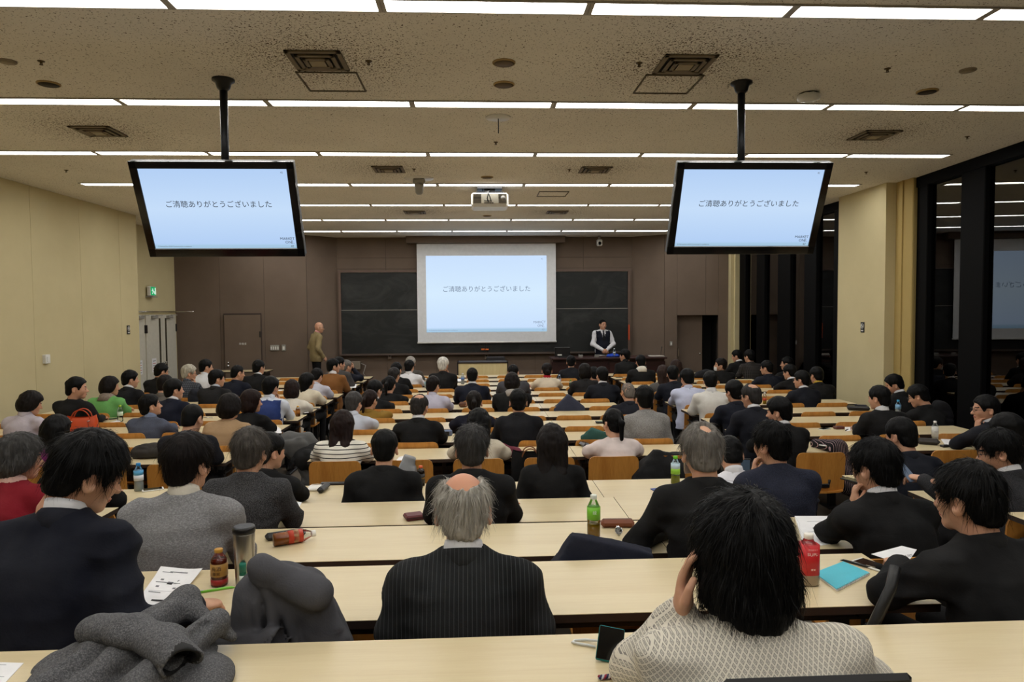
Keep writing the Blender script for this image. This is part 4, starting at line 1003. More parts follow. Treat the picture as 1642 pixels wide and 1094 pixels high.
    k = np.clip((Vl[:, 2]-b0)/(top0-b0), 0, 1.1); Vl[:, 2] = np.where(Vl[:, 2] > b0, b0+(Vl[:, 2]-b0)*(zn-b0)/(top0-b0), Vl[:, 2]); Vl[:, 1] += yo(k*.98)
    Vs.append(Vl); Qs.append(Ql); ms.append(np.where(zc < .085, 5, 4))
    off = np.cumsum([0]+[len(v) for v in Vs[:-1]]); V = np.concatenate(Vs); Q = np.concatenate([q+o for q, o in zip(Qs, off)]); mi = np.concatenate(ms)
    hm = hairmat(hcol)
    me = to_mesh('person', V, Q, mi, [skinmat(skin), plain('lips', (168, 96, 88), .5), plain('eye_dark', (34, 28, 26), .3), hm, fabric(trousers), plain('shoe_black', (20, 19, 19), .35)])
    body = link('person', me, None, None, o_loc, o_rot); tag(body, label, 'person', None)
    # garment over trunk and sleeves
    sd = len(PEOPLE)*1.37+1; zt = np.array([base+(zn-base)*t for t in TT])
    hem = base-.02
    def cloth_fn(P):
        z = P[..., 2]; t = (z-base)/(zn-base); a = np.interp(t, TT, TA*wide).astype(F32); b_ = np.interp(t, TT, TB).astype(F32)
        q = np.sqrt((P[..., 0]/a)**2+((P[..., 1]-yo(t))/b_)**2); d = (q-1)*np.minimum(a, b_)*.9; d = np.maximum(d, zt[0]-.03-z); d = np.maximum(d, z-zn)
        for s, (e, w) in enumerate(A2):
            S = sh[s]; d = smin(d, cone(P, (nk[0], ynk-.005, zn-.045), S-np.array([0, 0, .0]), .062, .064), .035)
            d = smin(d, cone(P, S, e, .067, .054), .035); ww = e+(w-e)*.97; d = smin(d, cone(P, e, ww, .054, .042 if coat is None else .046), .03)
        am = .016 if lod == 'near' else .014
        f1 = ridged(P+.05*vnoise(P, (5, 5, 5), sd)[..., None], (7, 6, 13), sd); f2 = vnoise(P, (15, 15, 22), sd+2)
        wk = np.clip(.35+1.3*np.abs(P[..., 0])/.3, 0, 1.2)
        d = d-am*wk*(f1-.62)-.005*(f2-.5)
        c_ = cone(P, nk+np.array([0, -.012, -.07]), nk+np.array([0, .02, .14]), .052, .060)   # neck hole
        return smax(d, -c_, .008)
    h = {'near': .0115, 'mid': .018, 'far': .0235}[lod]
    ex = [p for ew in A2 for p in ew]+sh; lo = np.min(ex, 0)-.085; hi = np.max(ex, 0)+.085
    lo = np.minimum(lo, [-.23*wide, -.2+min(0, lean), hem-.03]); hi = np.maximum(hi, [.23*wide, .2+max(0, lean), zn+.03])
    Vc, Qc = nets(cloth_fn, lo, hi, h)
    gname = {'suit': 'jacket', 'sweater': 'sweater', 'shirt': 'shirt', 'coat': 'coat', 'vest': 'shirt', 'roll': 'sweater', 'scarf': 'sweater'}[wear]
    gm = to_mesh(gname, Vc, Qc, None, [cloth]); link(gname, gm, body)
    cz = (nk[0], ynk+.004, zn-.012); ct = (-.18-lean*.6, 0, 0)
    if collar is not None: link('shirt_collar', COLLAR['shirt'], body, fabric(collar), (cz[0], cz[1], cz[2]), ct)
    kind = {'suit': 'coat', 'sweater': 'round', 'shirt': 'shirt', 'roll': 'roll', 'scarf': 'scarf', 'vest': 'shirt', 'coat': 'coat'}[wear]
    link({'coat': 'jacket_collar', 'round': 'neckband', 'shirt': 'shirt_collar', 'roll': 'roll_neck', 'scarf': 'scarf'}[kind], COLLAR[kind], body, neckcol or cloth, (cz[0], cz[1]-.002, cz[2]-(.012 if kind != 'roll' else .005)), ct)
    if hair != 'bald':
        lh = lod; Vq, Qq, hmesh = hair_mesh(hair, lh, HSEED[len(PEOPLE) % 3] if lod != 'near' else len(PEOPLE))
        ho = link('hair', hmesh, body, None)
        if len(hmesh.materials) == 0: hmesh.materials.append(hm)
        if hmesh.materials[0] != hm: ho.material_slots[0].link = 'OBJECT'; ho.material_slots[0].material = hm
        ho.matrix_local = Matrix.Translation(Vector(piv)) @ (Matrix([list(r) for r in Rh]).to_4x4()) @ Matrix.Scale(hs, 4)
        if lod == 'near' or extra == 'strands':
            Vt, Qt = strand_mesh(Vq, Qq, len(PEOPLE), 3000 if hair != 'shag' else 5200, .034 if hair in ('ring', 'thin') else .042, .0035 if hair != 'shag' else .008, .085 if hair != 'shag' else .03)
            so = link('loose_strands', to_mesh('loose_strands', Vt, Qt, None, [hm]), ho); so['kind'] = 'stuff'
    loc = Matrix.Translation(Vector(piv)) @ (Matrix([list(r) for r in Rh]).to_4x4()) @ Matrix.Scale(hs, 4)
    if glasses: g = link('glasses', GLASSES, body, BLACKPL); g.matrix_local = loc
    if mask: g = link('face_mask', MASK, body, WHITEPL); g.matrix_local = loc
    PEOPLE.append(body); return body, piv, A2

# ------------------------------------------------------------------ the audience, back to front
BK, BR, DB, RB = (8, 8, 9), (42, 28, 23), (19, 14, 13), (30, 18, 16)
GY, DG, WH, LG = (128, 124, 118), (66, 65, 64), (196, 190, 178), (150, 145, 138)
def sb(v=24): return fabric((v, v, v+2))
NAVY, NAVY2, CHAR = fabric((30, 35, 54)), fabric((28, 32, 46)), fabric((52, 52, 54), 'tweed')
WHITE = (226, 226, 230)
P = person
# n 1 and 2: the nearest heads
F4 = P('person seen from behind with shaggy black hair and white lattice print shirt, nearest of all', (1197, 798), 1, 'shag', BK, fabric((214, 208, 194), 'lattice', (134, 130, 124)), 'shirt', None, hy=-6, hp=4, pose='chin_l', wide=1.06, lean=.09, dy=.08, hs=1.0, arms=[((.30, .14, .735), (.12, .36, .735)), ((-.215, .23, .745), (-.128, .15, .915))], hands=(42, 14))
F1 = P('young person in navy suit bent over a handout, writing with a green pen', (143, 697), 2, 'full', BK, fabric((27, 31, 48)), 'suit', WHITE, yaw=4, hy=38, hp=24, hr=6, lean=.13, wide=1.06, hs=1.03, arms=[((.275, .0, .745), (.40, .155, .748)), ((-.29, .14, .745), (-.06, .33, .745))], hands=(42, 42))
F3 = P('person with balding grey head and dark pinstripe suit, in the middle near the camera', (742, 757), 2, 'ring', (164, 160, 152), fabric((36, 38, 40), 'pinstripe', (62, 64, 66)), 'suit', WHITE, hp=6, lean=.06, wide=1.0, hs=.98, pose='lap', skin=(205, 152, 122))
E10 = P('person in black suit leaning on the desk beside a teal notebook, at the right', (1566, 740), 2, 'short', BK, sb(22), 'suit', None, yaw=-10, hy=-14, hp=6, lean=.12, wide=1.08, arms=[((.29, .14, .745), (.10, .34, .745)), ((-.33, .16, .745), (-.1, .36, .745))])
F2 = P('person in grey knitted sweater with dark hair, third row from the back', (295, 696), 3, 'full', DB, fabric((120, 120, 122), 'knit', (150, 150, 152)), 'sweater', (220, 214, 200), hy=16, hp=6, lean=.06, wide=1.06)
D14 = P('person with thinning grey hair, black jacket and white mask straps', (1129, 680), 3, 'thin', (112, 108, 103), sb(23), 'suit', None, yaw=4, hy=-4, hp=10, mask=True, lean=.08, wide=1.02, arms=[((.29, .14, .745), (.08, .34, .745)), ((-.30, .12, .745), (-.1, .33, .745))])
E9 = P('person in black suit resting one hand on the cheek, dark full hair', (1411, 705), 3, 'full', BK, sb(22), 'suit', WHITE, yaw=-6, hy=-16, hp=8, pose='chin_l', wide=1.04, lean=.10)
A11 = P('older person with swept grey hair in a red sweater, at the left edge', (24, 697), 4, 'woman_short', DG, fabric((134, 26, 40)), 'sweater', (228, 190, 180), yaw=6, hy=38, hp=8, lean=.06)
B14 = P('older person with greying parted hair in a charcoal suit, left of the aisle', (398, 687), 4, 'full', (74, 70, 66), CHAR, 'suit', None, hy=10, hp=4, lean=.05, wide=.98)
C12 = P('person with spiky greying black hair in a dark suit behind the balding head', (756, 683), 4, 'spiky', (58, 57, 57), sb(25), 'suit', None, hp=3, lean=.05, wide=1.04)
D13 = P('person with spiky black hair in navy tweed, hand at the chin', (1242, 677), 4, 'spiky', BK, fabric((34, 38, 56), 'tweed', (48, 52, 70)), 'suit', None, yaw=-5, hy=-24, hp=4, pose='chin_l', lean=.08, wide=1.04)
E7 = P('person with glasses and open white collar holding up a phone, at the right edge', (1607, 689), 4, 'full', BK, fabric((48, 48, 52), 'tweed', (60, 60, 64)), 'suit', WHITE, yaw=-16, hy=-38, hp=14, glasses=True, lean=.08, arms=[((.27, .12, .745), (.08, .32, .745)), ((-.30, .20, .76), (-.34, .36, .86))])
B15 = P('person in black jacket with a hand at the face, behind the charcoal suit', (428, 694), 5, 'short', BK, sb(22), 'suit', None, yaw=12, hy=30, hp=8, pose='chin_r', lean=.07, wide=1.05)
B17 = P('person with short black hair and black suit between empty plywood chairs', (615, 690), 5, 'short', BK, sb(23), 'suit', None, hp=12, lean=.06, wide=1.06, pose='lap')
C13 = P('person with very long straight black hair and black cardigan', (885, 681), 5, 'long', (24, 20, 20), sb(22), 'sweater', None, hp=4, lean=.05, wide=.86, pose='lap')
D15 = P('person in white shirt bowed low over a tablet', (1176, 703), 5, 'short', BK, fabric((226, 226, 232)), 'shirt', WHITE, hp=26, lean=.15, hunch=.04)
E8 = P('person in plain navy jacket, back to the camera, at the fifth right desk', (1450, 670), 5, 'short', BK, fabric((28, 33, 48)), 'suit', None, yaw=-4, hy=-16, hp=12, lean=.09, wide=1.04)
A11b = P('dark-haired person half hidden behind the navy suit at the left', (127, 692), 5, 'short', BK, sb(24), 'suit', None, hp=12, lean=.08)
# n 6
A10 = P('person with long black hair and a magenta top at the left', (87, 666), 6, 'long', BK, fabric((128, 30, 104)), 'sweater', None, yaw=4, hy=14, hp=6, wide=.9)
A9 = P('person with cropped black hair and a dark navy round-neck sweater', (305, 648), 6, 'crop', BK, fabric((27, 28, 40)), 'sweater', None, yaw=2, hy=10, hp=14, lean=.10, wide=1.05)
B16 = P('person with long brown hair in a black and white striped top', (548, 659), 6, 'long', RB, fabric((232, 228, 216), 'stripes', (30, 28, 30)), 'sweater', None, yaw=2, hp=12, lean=.08, wide=.97, hs=.96)
C11 = P('person with long black hair and beige sleeves, hidden behind a spiky head', (768, 656), 6, 'long', BK, fabric((206, 196, 176)), 'sweater', None, yaw=4, hp=10, lean=.08, wide=.9)
D5 = P('person with a black ponytail and pale pink top', (986, 656), 6, 'pony', BK, fabric((222, 208, 204)), 'sweater', None, yaw=-6, hy=-14, hp=10, hr=4, lean=.07, wide=.9)
D12 = P('person in black suit with chin on hand, right of the aisle', (1252, 637), 6, 'full', BK, sb(22), 'suit', WHITE, yaw=-8, hy=-38, hp=8, pose='chin_l', lean=.05)
E6 = P('person with black glasses and a hand over the mouth, beside the dark window', (1586, 633), 6, 'short', BK, fabric((26, 29, 42)), 'suit', (200, 200, 205), yaw=-20, hy=-52, hp=4, glasses=True, pose='chin_l', lean=.04)
E6b = P('dark-haired person in a black coat at the right edge behind the glasses wearer', (1622, 664), 5, 'full', BK, sb(20), 'coat', None, yaw=-8, hy=-10, hp=12, dy=.02)
# n 7
C5 = P('person with a bald crown and black suit, in the middle of the seventh row', (672, 632), 7, 'balding', (40, 37, 36), sb(24), 'suit', WHITE, hy=14, hp=12, glasses=True, wide=1.0)
C9 = P('person with short black hair and black suit, prominent ears', (831, 624), 7, 'short', BK, fabric((25, 26, 34)), 'suit', None, hp=5, wide=1.0, hs=.98)
D4 = P('person with spiky black hair in a grey tweed jacket', (1034, 619), 7, 'spiky', BK, fabric((110, 108, 106), 'tweed', (168, 166, 164)), 'suit', None, hp=2, lean=.05, wide=.97, pose='lap')
D11 = P('older person with thin dark hair, glasses and navy jacket', (1207, 615), 7, 'balding', (46, 44, 44), fabric((27, 30, 44)), 'suit', WHITE, yaw=-6, hy=-22, hp=8, glasses=True, wide=1.0)
E4 = P('person in black sweater with white collar at the window desk', (1413, 618), 7, 'short', BK, sb(22), 'sweater', WHITE, yaw=-4, hy=-24, hp=6, wide=1.02)
B12 = P('person with short dark brown hair in a tan sweater', (366, 632), 7, 'woman_short', DB, fabric((172, 142, 108)), 'sweater', None, yaw=4, hy=14, hp=4, wide=.96)
# n 8
A1 = P('person with dark pinned hair in a pale lilac roll-neck', (48, 628), 8, 'woman_short', DB, fabric((190, 182, 192)), 'roll', None, yaw=8, hy=36, hp=16, hr=4, wide=.93)
A8 = P('person in heather blue-grey sweater looking up to the right', (235, 632), 8, 'short', BK, fabric((72, 77, 92), 'knit', (84, 90, 108)), 'sweater', (126, 140, 170), yaw=10, hy=38, hp=-8, wide=1.0)
B13 = P('person with brown bob hair and black sweater in profile', (400, 625), 8, 'bob', RB, sb(22), 'sweater', None, yaw=6, hy=48, hp=4, wide=.92)
B18 = P('person with greying hair and pale blue shirt at the aisle', (566, 628), 8, 'short', (62, 60, 60), fabric((198, 204, 218)), 'shirt', (210, 216, 230), yaw=6, hy=14, hp=8, pose='chin_r', wide=.97)
C10 = P('person with a dark ponytail and navy blouse', (760, 627), 8, 'pony', DB, fabric((36, 38, 60)), 'shirt', None, hp=8, wide=.88)
E5 = P('person with glasses in black, head bent towards the window desk', (1474, 618), 8, 'full', BK, sb(22), 'suit', None, yaw=-10, hy=-36, hp=22, glasses=True, lean=.1)
D10 = P('person with thick black hair in a dark navy suit, facing the wall screens', (1179, 610), 8, 'full', BK, fabric((28, 33, 52)), 'suit', None, yaw=-4, hy=-12, hp=6)
# n 9
A2 = P('bearded person in black sweater turned to the right by the yellow wall', (119, 604), 9, 'short', BK, sb(22), 'sweater', None, yaw=14, hy=58, hp=4, lean=.02, wide=1.08, hs=1.06)
A7 = P('person in navy suit and white collar, left block, looking right', (275, 608), 9, 'full', BK, fabric((31, 37, 60)), 'suit', WHITE, yaw=8, hy=38, hp=0)
B5 = P('person in royal blue vest over a white shirt', (432, 604), 9, 'full', BK, fabric((44, 62, 118)), 'vest', (214, 220, 232), yaw=4, hy=16, hp=3, pose='chin_r')
B19 = P('person with brown tied hair in an ochre jacket', (592, 625), 9, 'pony', RB, fabric((138, 106, 40)), 'suit', None, yaw=6, hy=18, hp=8, wide=.94)
D3 = P('person with a shaved grey head and navy jacket', (1008, 613), 9, 'stub', (110, 104, 98), fabric((28, 32, 48)), 'suit', None, hy=-6, hp=10)
D9 = P('person in white shirt at the right aisle end of the desk', (1141, 595), 9, 'short', BK, fabric((218, 216, 210)), 'shirt', WHITE, yaw=4, hy=8, hp=12, wide=.98)
E3 = P('person in dark suit bending down beside the pale column', (1432, 600), 9, 'short', BK, sb(25), 'suit', WHITE, yaw=-16, hy=-44, hp=20, hr=-8, lean=.1)
# n 10
A3 = P('person with short dark hair in a bright green sweater and patterned scarf', (173, 604), 10, 'woman_short', DB, fabric((112, 176, 100)), 'scarf', (206, 190, 170), yaw=10, hy=42, hp=4, wide=1.08, neckcol=fabric((96, 84, 80), 'tweed', (190, 176, 160)))
A6 = P('person in brownish grey jacket behind the navy suit on the left', (262, 602), 10, 'full', DB, fabric((96, 90, 84)), 'suit', None, yaw=4, hy=10, hp=14)
B6 = P('person with reddish brown bob and white knit top', (467, 609), 10, 'bob', RB, fabric((222, 216, 204)), 'sweater', None, hp=6, wide=.92)
B20 = P('person with glasses, dark hair and a dark suit beside the ochre jacket', (600, 610), 10, 'full', BK, sb(25), 'suit', WHITE, yaw=6, hy=26, hp=6, glasses=True)
C4 = P('person in lavender striped shirt with glasses, head turned right', (694, 603), 10, 'short', DB, fabric((190, 188, 206), 'pinstripe', (170, 168, 190)), 'shirt', None, yaw=2, hy=24, hp=10, glasses=True)
C8 = P('person in black padded jacket with a grey hood, hand at the ear', (821, 598), 10, 'woman_short', DB, sb(22), 'scarf', None, hp=8, pose='chin_r', wide=1.14, neckcol=fabric((168, 162, 156)))
D8 = P('person in pale blue shirt with dark hair by the right aisle', (1103, 592), 10, 'full', BK, fabric((196, 202, 228)), 'shirt', None, yaw=6, hy=-14, hp=14, pose='chin_l')
E1 = P('person with glasses and white collar in black navy suit near the window', (1288, 594), 10, 'short', BK, fabric((24, 28, 42)), 'suit', WHITE, yaw=-6, hy=-34, hp=4, glasses=True)
# n 11
A4 = P('person with neat black hair, dark suit and white collar by the left wall', (206, 594), 11, 'full', BK, fabric((30, 31, 38)), 'suit', WHITE, yaw=8, hy=42, hp=4)
B2 = P('person with glasses and dark grey jacket looking right', (345, 593), 11, 'full', BK, fabric((44, 44, 46)), 'suit', (190, 196, 210), yaw=8, hy=42, hp=3, glasses=True)
B7 = P('person with long black hair and cream cardigan leaning to the right', (491, 598), 11, 'long', BK, fabric((216, 206, 184)), 'sweater', None, yaw=10, hy=44, hp=2, hr=5, wide=.94, hs=.95)
B21 = P('person with black hair tied low and a black top', (624, 603), 11, 'pony', BK, sb(23), 'sweater', None, yaw=2, hy=10, hp=8, wide=.92)
C6 = P('person with cropped hair in a navy suit and white collar, middle block', (757, 589), 11, 'crop', BK, fabric((27, 33, 54)), 'suit', WHITE, hp=6, wide=1.06)
D18 = P('person in dark navy suit with white collar left of the shaved head', (966, 588), 11, 'short', BK, fabric((26, 29, 42)), 'suit', WHITE, hy=-14, hp=6)
D7 = P('person in navy jacket beside the pale blue shirt', (1080, 586), 11, 'short', BK, fabric((28, 32, 48)), 'suit', None, hy=8, hp=8)
E2 = P('person with a yellow collar and dark jacket close to the window', (1311, 588), 11, 'short', BK, sb(23), 'suit', (196, 160, 60), hy=-14, hp=8)
# n 12
B0 = P('grey-haired person with glasses in a plaid shirt, chin on hand', (301, 585), 12, 'full', (168, 162, 148), fabric((84, 88, 96), 'plaid', (44, 46, 54)), 'shirt', None, yaw=12, hy=44, hp=6, glasses=True, pose='chin_r')
A5 = P('person with glasses and black jacket before the cream doors', (257, 583), 13, 'full', BK, sb(24), 'suit', None, yaw=6, hy=34, hp=10, glasses=True)
B3 = P('person with glasses and navy suit, cropped hair, left block', (379, 585), 12, 'crop', BK, fabric((28, 33, 52)), 'suit', None, yaw=6, hy=38, hp=6, glasses=True)
B8 = P('person in lilac shirt with head bowed behind the cream cardigan', (507, 591), 12, 'short', BK, fabric((192, 192, 206)), 'shirt', None, yaw=6, hy=10, hp=22)
B22 = P('person with glasses in dark suit, left end of the middle block', (631, 589), 12, 'short', (40, 38, 38), sb(27), 'suit', None, hy=22, hp=6, glasses=True)
C7 = P('person with cropped hair and a slate grey jacket behind the padded jacket', (823, 584), 12, 'crop', BK, fabric((70, 70, 76)), 'suit', None, hy=10, hp=6, wide=1.04)
C16 = P('person with brown bob and dark grey jacket', (938, 583), 12, 'bob', DB, fabric((42, 40, 42)), 'suit', None, hy=-6, hp=6, wide=.96)
D6 = P('person with long brown hair in a grey cardigan', (1064, 586), 12, 'long', BR, fabric((88, 86, 84)), 'sweater', None, hp=10, wide=.94)
E0 = P('person in black suit stretching an arm along the window-side desk', (1268, 584), 12, 'short', BK, sb(22), 'suit', WHITE, yaw=-6, hy=-26, hp=8, glasses=True)
# n 13
B1 = P('person in white shirt with glasses by the left front', (328, 576), 13, 'short', BK, fabric((220, 222, 228)), 'shirt', None, yaw=8, hy=44, hp=4, glasses=True)
B4 = P('person with short hair and black suit before the brown door', (413, 577), 13, 'short', BK, sb(25), 'suit', WHITE, yaw=4, hy=26, hp=3)
B9 = P('person in brown sweater turned to the right, white collar', (532, 575), 13, 'short', BK, fabric((132, 88, 46)), 'sweater', WHITE, yaw=6, hy=52, hp=0)
B23 = P('person with black suit and dark hair, thirteenth row, middle block', (635, 581), 13, 'short', BK, sb(24), 'suit', None, hy=18, hp=6)
C1 = P('person in white shirt, front of the middle block', (656, 577), 14, 'short', BK, fabric((226, 226, 230)), 'shirt', WHITE, hy=18, hp=8)
C3 = P('white-haired person in black with chin on hand', (710, 573), 13, 'full', (200, 198, 192), sb(24), 'suit', None, hy=18, hp=4, pose='chin_r')
C14 = P('person with a red neck scarf and cream sweater', (877, 582), 13, 'bun', DB, fabric((214, 200, 178)), 'roll', None, hp=6, wide=.94, neckcol=fabric((178, 28, 44)))
C17 = P('person in dark jacket half hidden behind a navy suit', (952, 588), 13, 'short', BK, sb(26), 'suit', None, hy=-26, hp=6, wide=.9)
D6b = P('person with brown hair behind the grey cardigan', (1085, 577), 13, 'bob', BR, fabric((50, 46, 46)), 'sweater', None, hp=6, wide=.9)
D19 = P('person with glasses in navy suit facing left, window block', (1231, 578), 13, 'short', BK, fabric((27, 32, 50)), 'suit', None, yaw=-6, hy=-36, hp=6, glasses=True)
# n 14 to 16
B10 = P('person with glasses in a grey jacket behind the brown sweater', (542, 572), 14, 'short', BK, fabric((72, 70, 70)), 'suit', None, yaw=4, hy=46, hp=2, glasses=True)
D2 = P('person in black jacket with a white hood', (1028, 569), 14, 'short', BK, sb(22), 'scarf', None, hp=6, wide=1.1, neckcol=fabric((222, 216, 204)))
D16 = P('person in black coat wearing a white face mask, turned left', (1157, 574), 14, 'short', DB, sb(22), 'coat', None, yaw=-10, hy=-62, hp=0, hr=-8, mask=True, wide=1.1)
D20 = P('person with glasses facing left before the dark window', (1264, 572), 14, 'short', BK, sb(24), 'suit', None, yaw=-8, hy=-48, hp=2, glasses=True)
B11 = P('grey-haired person in navy suit at the front left, drinking', (554, 577), 15, 'short', (104, 100, 96), fabric((28, 33, 50)), 'suit', None, yaw=6, hy=40, hp=2, arms=[((.26, .18, .78), (.1, .2, .96)), ((-.28, .14, .745), (-.1, .34, .745))])
C2 = P('grey-haired person in grey-brown jacket, front of the middle block', (658, 572), 15, 'full', LG, fabric((78, 74, 68)), 'suit', None, hp=5)
C15 = P('person in black suit in the front rows before the teacher desk', (916, 570), 15, 'short', BK, fabric((26, 28, 38)), 'suit', None, hy=10, hp=6)
D18b = P('person in dark plaid jacket seated by the far window corner', (1203, 561), 15, 'full', BK, fabric((44, 42, 42), 'plaid', (66, 62, 60)), 'suit', None, yaw=-8, hy=-20, hp=4, wide=1.05)
D17 = P('person in black suit looking down, left of the plaid jacket', (1182, 561), 16, 'short', BK, sb(23), 'suit', WHITE, yaw=-10, hy=-44, hp=14, lean=.02)
D1 = P('person in black roll-neck in the front row, facing left', (1003, 560), 16, 'full', BK, sb(21), 'roll', None, yaw=-6, hy=-44, hp=4, pose='lap')
# standing
SL = P('bald person in beige jacket and glasses standing at the left, one hand in pocket', (510, 516), 1, 'bald', DG, fabric((140, 124, 88), 'tweed', (158, 142, 104)), 'suit', (206, 142, 142), stand=(16.32, PZ, 1), yaw=58, hy=24, hp=6, glasses=True, lean=.03, wide=1.1, arms=[((.27, -.06, 1.12), (.22, .10, .92)), ((-.27, -.06, 1.12), (-.2, .10, .92))], trousers=(28, 27, 30))
SR = P('person in navy vest, white shirt and tie standing with clasped hands at the right', (966, 512), 1, 'crop', BK, fabric((226, 226, 232)), 'shirt', None, stand=(16.82, PZ, 1), yaw=172, hy=-6, hp=2, lean=.0, arms=[((.265, .05, 1.13), (.045, .22, .98)), ((-.265, .05, 1.13), (-.035, .23, .985))], trousers=(27, 30, 46))
def vest_over(entry, rgb, stand=False, tie=False):
    """a sleeveless vest fitted round the trunk of a shirt wearer, open at the neck"""
    body, piv, A2 = entry; sh_ = [c for c in body.children if c.name.startswith('shirt') and not c.name.startswith('shirt_collar')][0]
    me = sh_.data; n_ = len(me.vertices); co = np.empty(n_*3, F32); me.vertices.foreach_get('co', co); co = co.reshape(-1, 3)
    no = np.empty(n_*3, F32); me.vertices.foreach_get('normal', no); no = no.reshape(-1, 3)
    q = np.empty(len(me.loops), np.int32); me.loops.foreach_get('vertex_index', q); q = q.reshape(-1, 4); c = co[q].mean(1)
    zn = float(piv[2])-.004; keep = (np.abs(c[:, 0]) < .172) & (c[:, 2] < zn-.035)
    if stand: keep &= ~((c[:, 1] > .02) & (np.abs(c[:, 0]) < (c[:, 2]-(zn-.27))*.27)); keep &= c[:, 2] > zn-.60
    # leave sleeves and forearms out
    for (e, w) in A2:
        ba = w-e; tt = np.clip(((c-e)@ba)/(ba@ba), 0, 1); keep &= np.linalg.norm(c-e-tt[:, None]*ba, axis=1) > .066
    q = q[keep]; used = np.unique(q); mp = -np.ones(n_, int); mp[used] = np.arange(len(used))
    link('vest', to_mesh('vest', co[used]+no[used]*.009, mp[q], None, [fabric(rgb)]), body)
    if tie:
        b_ = B(); y = float(piv[1]); prof_ = [(0.0, zn-.02, .018), (0.0, zn-.06, .014), (0, zn-.16, .026), (0, zn-.27, .034)]
        vs = []
        for (x, z, w) in prof_: vs += [(x-w, .125 if z < zn-.1 else .085+.02*(zn-z)*5, z), (x+w, .125 if z < zn-.1 else .085+.02*(zn-z)*5, z)]
        vs2 = [(x, yy-.012, z) for x, yy, z in vs]; k = len(vs)
        fs = [(2*i, 2*i+1, 2*i+3, 2*i+2) for i in range(3)]+[(k+2*i, k+2*i+2, k+2*i+3, k+2*i+1) for i in range(3)]+[(2*i, 2*i+2, k+2*i+2, k+2*i) for i in range(3)]+[(2*i+1, k+2*i+1, k+2*i+3, 2*i+3) for i in range(3)]
        b_.add(vs+vs2, fs); b_.obj('necktie', fabric((30, 30, 40)), body)
B5[0].children  # blue vest wearer
for c_ in B5[0].children:
    if c_.name.startswith('shirt') and not c_.name.startswith('shirt_collar'): c_.data.materials[0] = fabric((214, 220, 232))
vest_over(B5, (44, 62, 118)); vest_over(SR, (30, 34, 54), True, True)

# ------------------------------------------------------------------ what lies on the desks
def on(px, py, n, up=0.0): return at_z(px, py, desk_z(n)+up+.0005)
def lathe_obj(name, prof_, m, par, n=18, sq=1.0, loc=None):
    q_ = B(); q_.lathe(prof_, n=n, sq=sq); return q_.obj(name, m, par, loc)
def bottle(px, py, n, h, label, liquid=None, wrap=None, cap=(235, 235, 235), body=None, r=None, fill=.45, lz=(.40, .68), sq=1.0, lying=None, writing=None, at=None, base=None):
    loc = at or on(px, py, n); r = r or h*.158
    t_ = thing('drink_bottle', label, 'bottle', loc, group='drink bottles')
    if lying is not None: t_.rotation_euler = (math.pi/2, 0, lying); t_.location.z += r
    prof_ = [(r*.8, 0), (r, .02*h), (r, .30*h), (r*.96, .33*h), (r, .36*h), (r, .66*h), (r*.93, .72*h), (r*.62, .83*h), (r*.42, .90*h), (r*.40, .93*h)]
    lathe_obj('body', prof_, body or PET, t_, sq=sq)
    if liquid:
        k = [(0, .012*h)]+[(a*.94, max(.012*h, z)) for a, z in prof_ if z < fill*h]+[(r*.93, fill*h), (0, fill*h)]
        lathe_obj('drink', k, M(('liq', liquid), lambda: _liq(liquid)), t_, sq=sq)
    if wrap:
        cols = wrap if isinstance(wrap, list) else [(wrap, lz)]
        for c_, (z0, z1) in cols:
            lw = lathe_obj('label', [(r*1.012, z0*h), (r*1.012, z1*h)], plain('label_print', c_, .4), t_, n=24, sq=sq)
        if writing:
            for (tx, sz, zf, c_) in writing:
                me_ = text_mesh(tx, sz)
                # bend the letters round the bottle, facing the camera side
                for v in me_.vertices:
                    a_ = v.co.x/r; z_ = v.co.y; rr = r*1.03*(1.08 if sq != 1 else 1)
                    v.co = (rr*math.sin(a_), -rr*math.cos(a_), z_+zf*h)
                link('lettering', me_, lw, plain('label_ink', c_, .5))
    q_ = B(); q_.lathe([(r*.46, .90*h), (r*.5, .91*h), (r*.5, .99*h), (r*.44, h), (0, h)], n=16)
    q_.obj('cap', plain('cap', cap, .45), t_); return t_
def _liq(c):
    t = NT('drink'); t.pbr(lin(c), .12, spec=.5); return t.m
GRN = (120, 196, 50)
bottle(352, 938, 2, .135, 'small amber drink bottle with gold cap and label on the second desk', (120, 40, 24), [((172, 128, 60), (.28, .62)), ((150, 30, 30), (.06, .2))], (190, 140, 50), r=.03, fill=.72, writing=[('梅酒', .018, .5, (60, 30, 20)), ('果実', .014, .36, (60, 30, 20))])
bottle(952, 860, 3, .205, 'green tea bottle with white cap beside a brown pencil case', (176, 134, 26), [(GRN, (.42, .72))], (230, 236, 226), fill=.30, writing=[('綾', .02, .6, (235, 245, 225))])
bottle(1083, 776, 5, .21, 'green tea bottle with green cap and pale label behind the blue folder', (160, 164, 40), [((150, 206, 60), (.36, .56)), ((200, 226, 240), (.56, .74))], (110, 200, 40), fill=.3)
bottle(1296, 936, 2, .185, 'red-labelled bottle of milky drink with white cap next to the teal notebook', (232, 214, 196), [((206, 40, 46), (.22, .80))], (240, 236, 226), r=.034, fill=.7, sq=3.2, writing=[('SUPLI', .0155, .64, (250, 235, 225)), ('プロテイン', .007, .73, (250, 225, 215)), ('果実', .008, .34, (250, 225, 215))])
bottle(675, 779, 5, .15, 'small black coffee bottle with orange cap behind the dark suit', (30, 18, 12), [((26, 22, 20), (.15, .62)), ((176, 132, 60), (.36, .44))], (216, 96, 50), r=.031, fill=.8)
bottle(795, 811, 4, .168, 'clear bottle with white cap behind the balding head', None, None, (240, 240, 240))
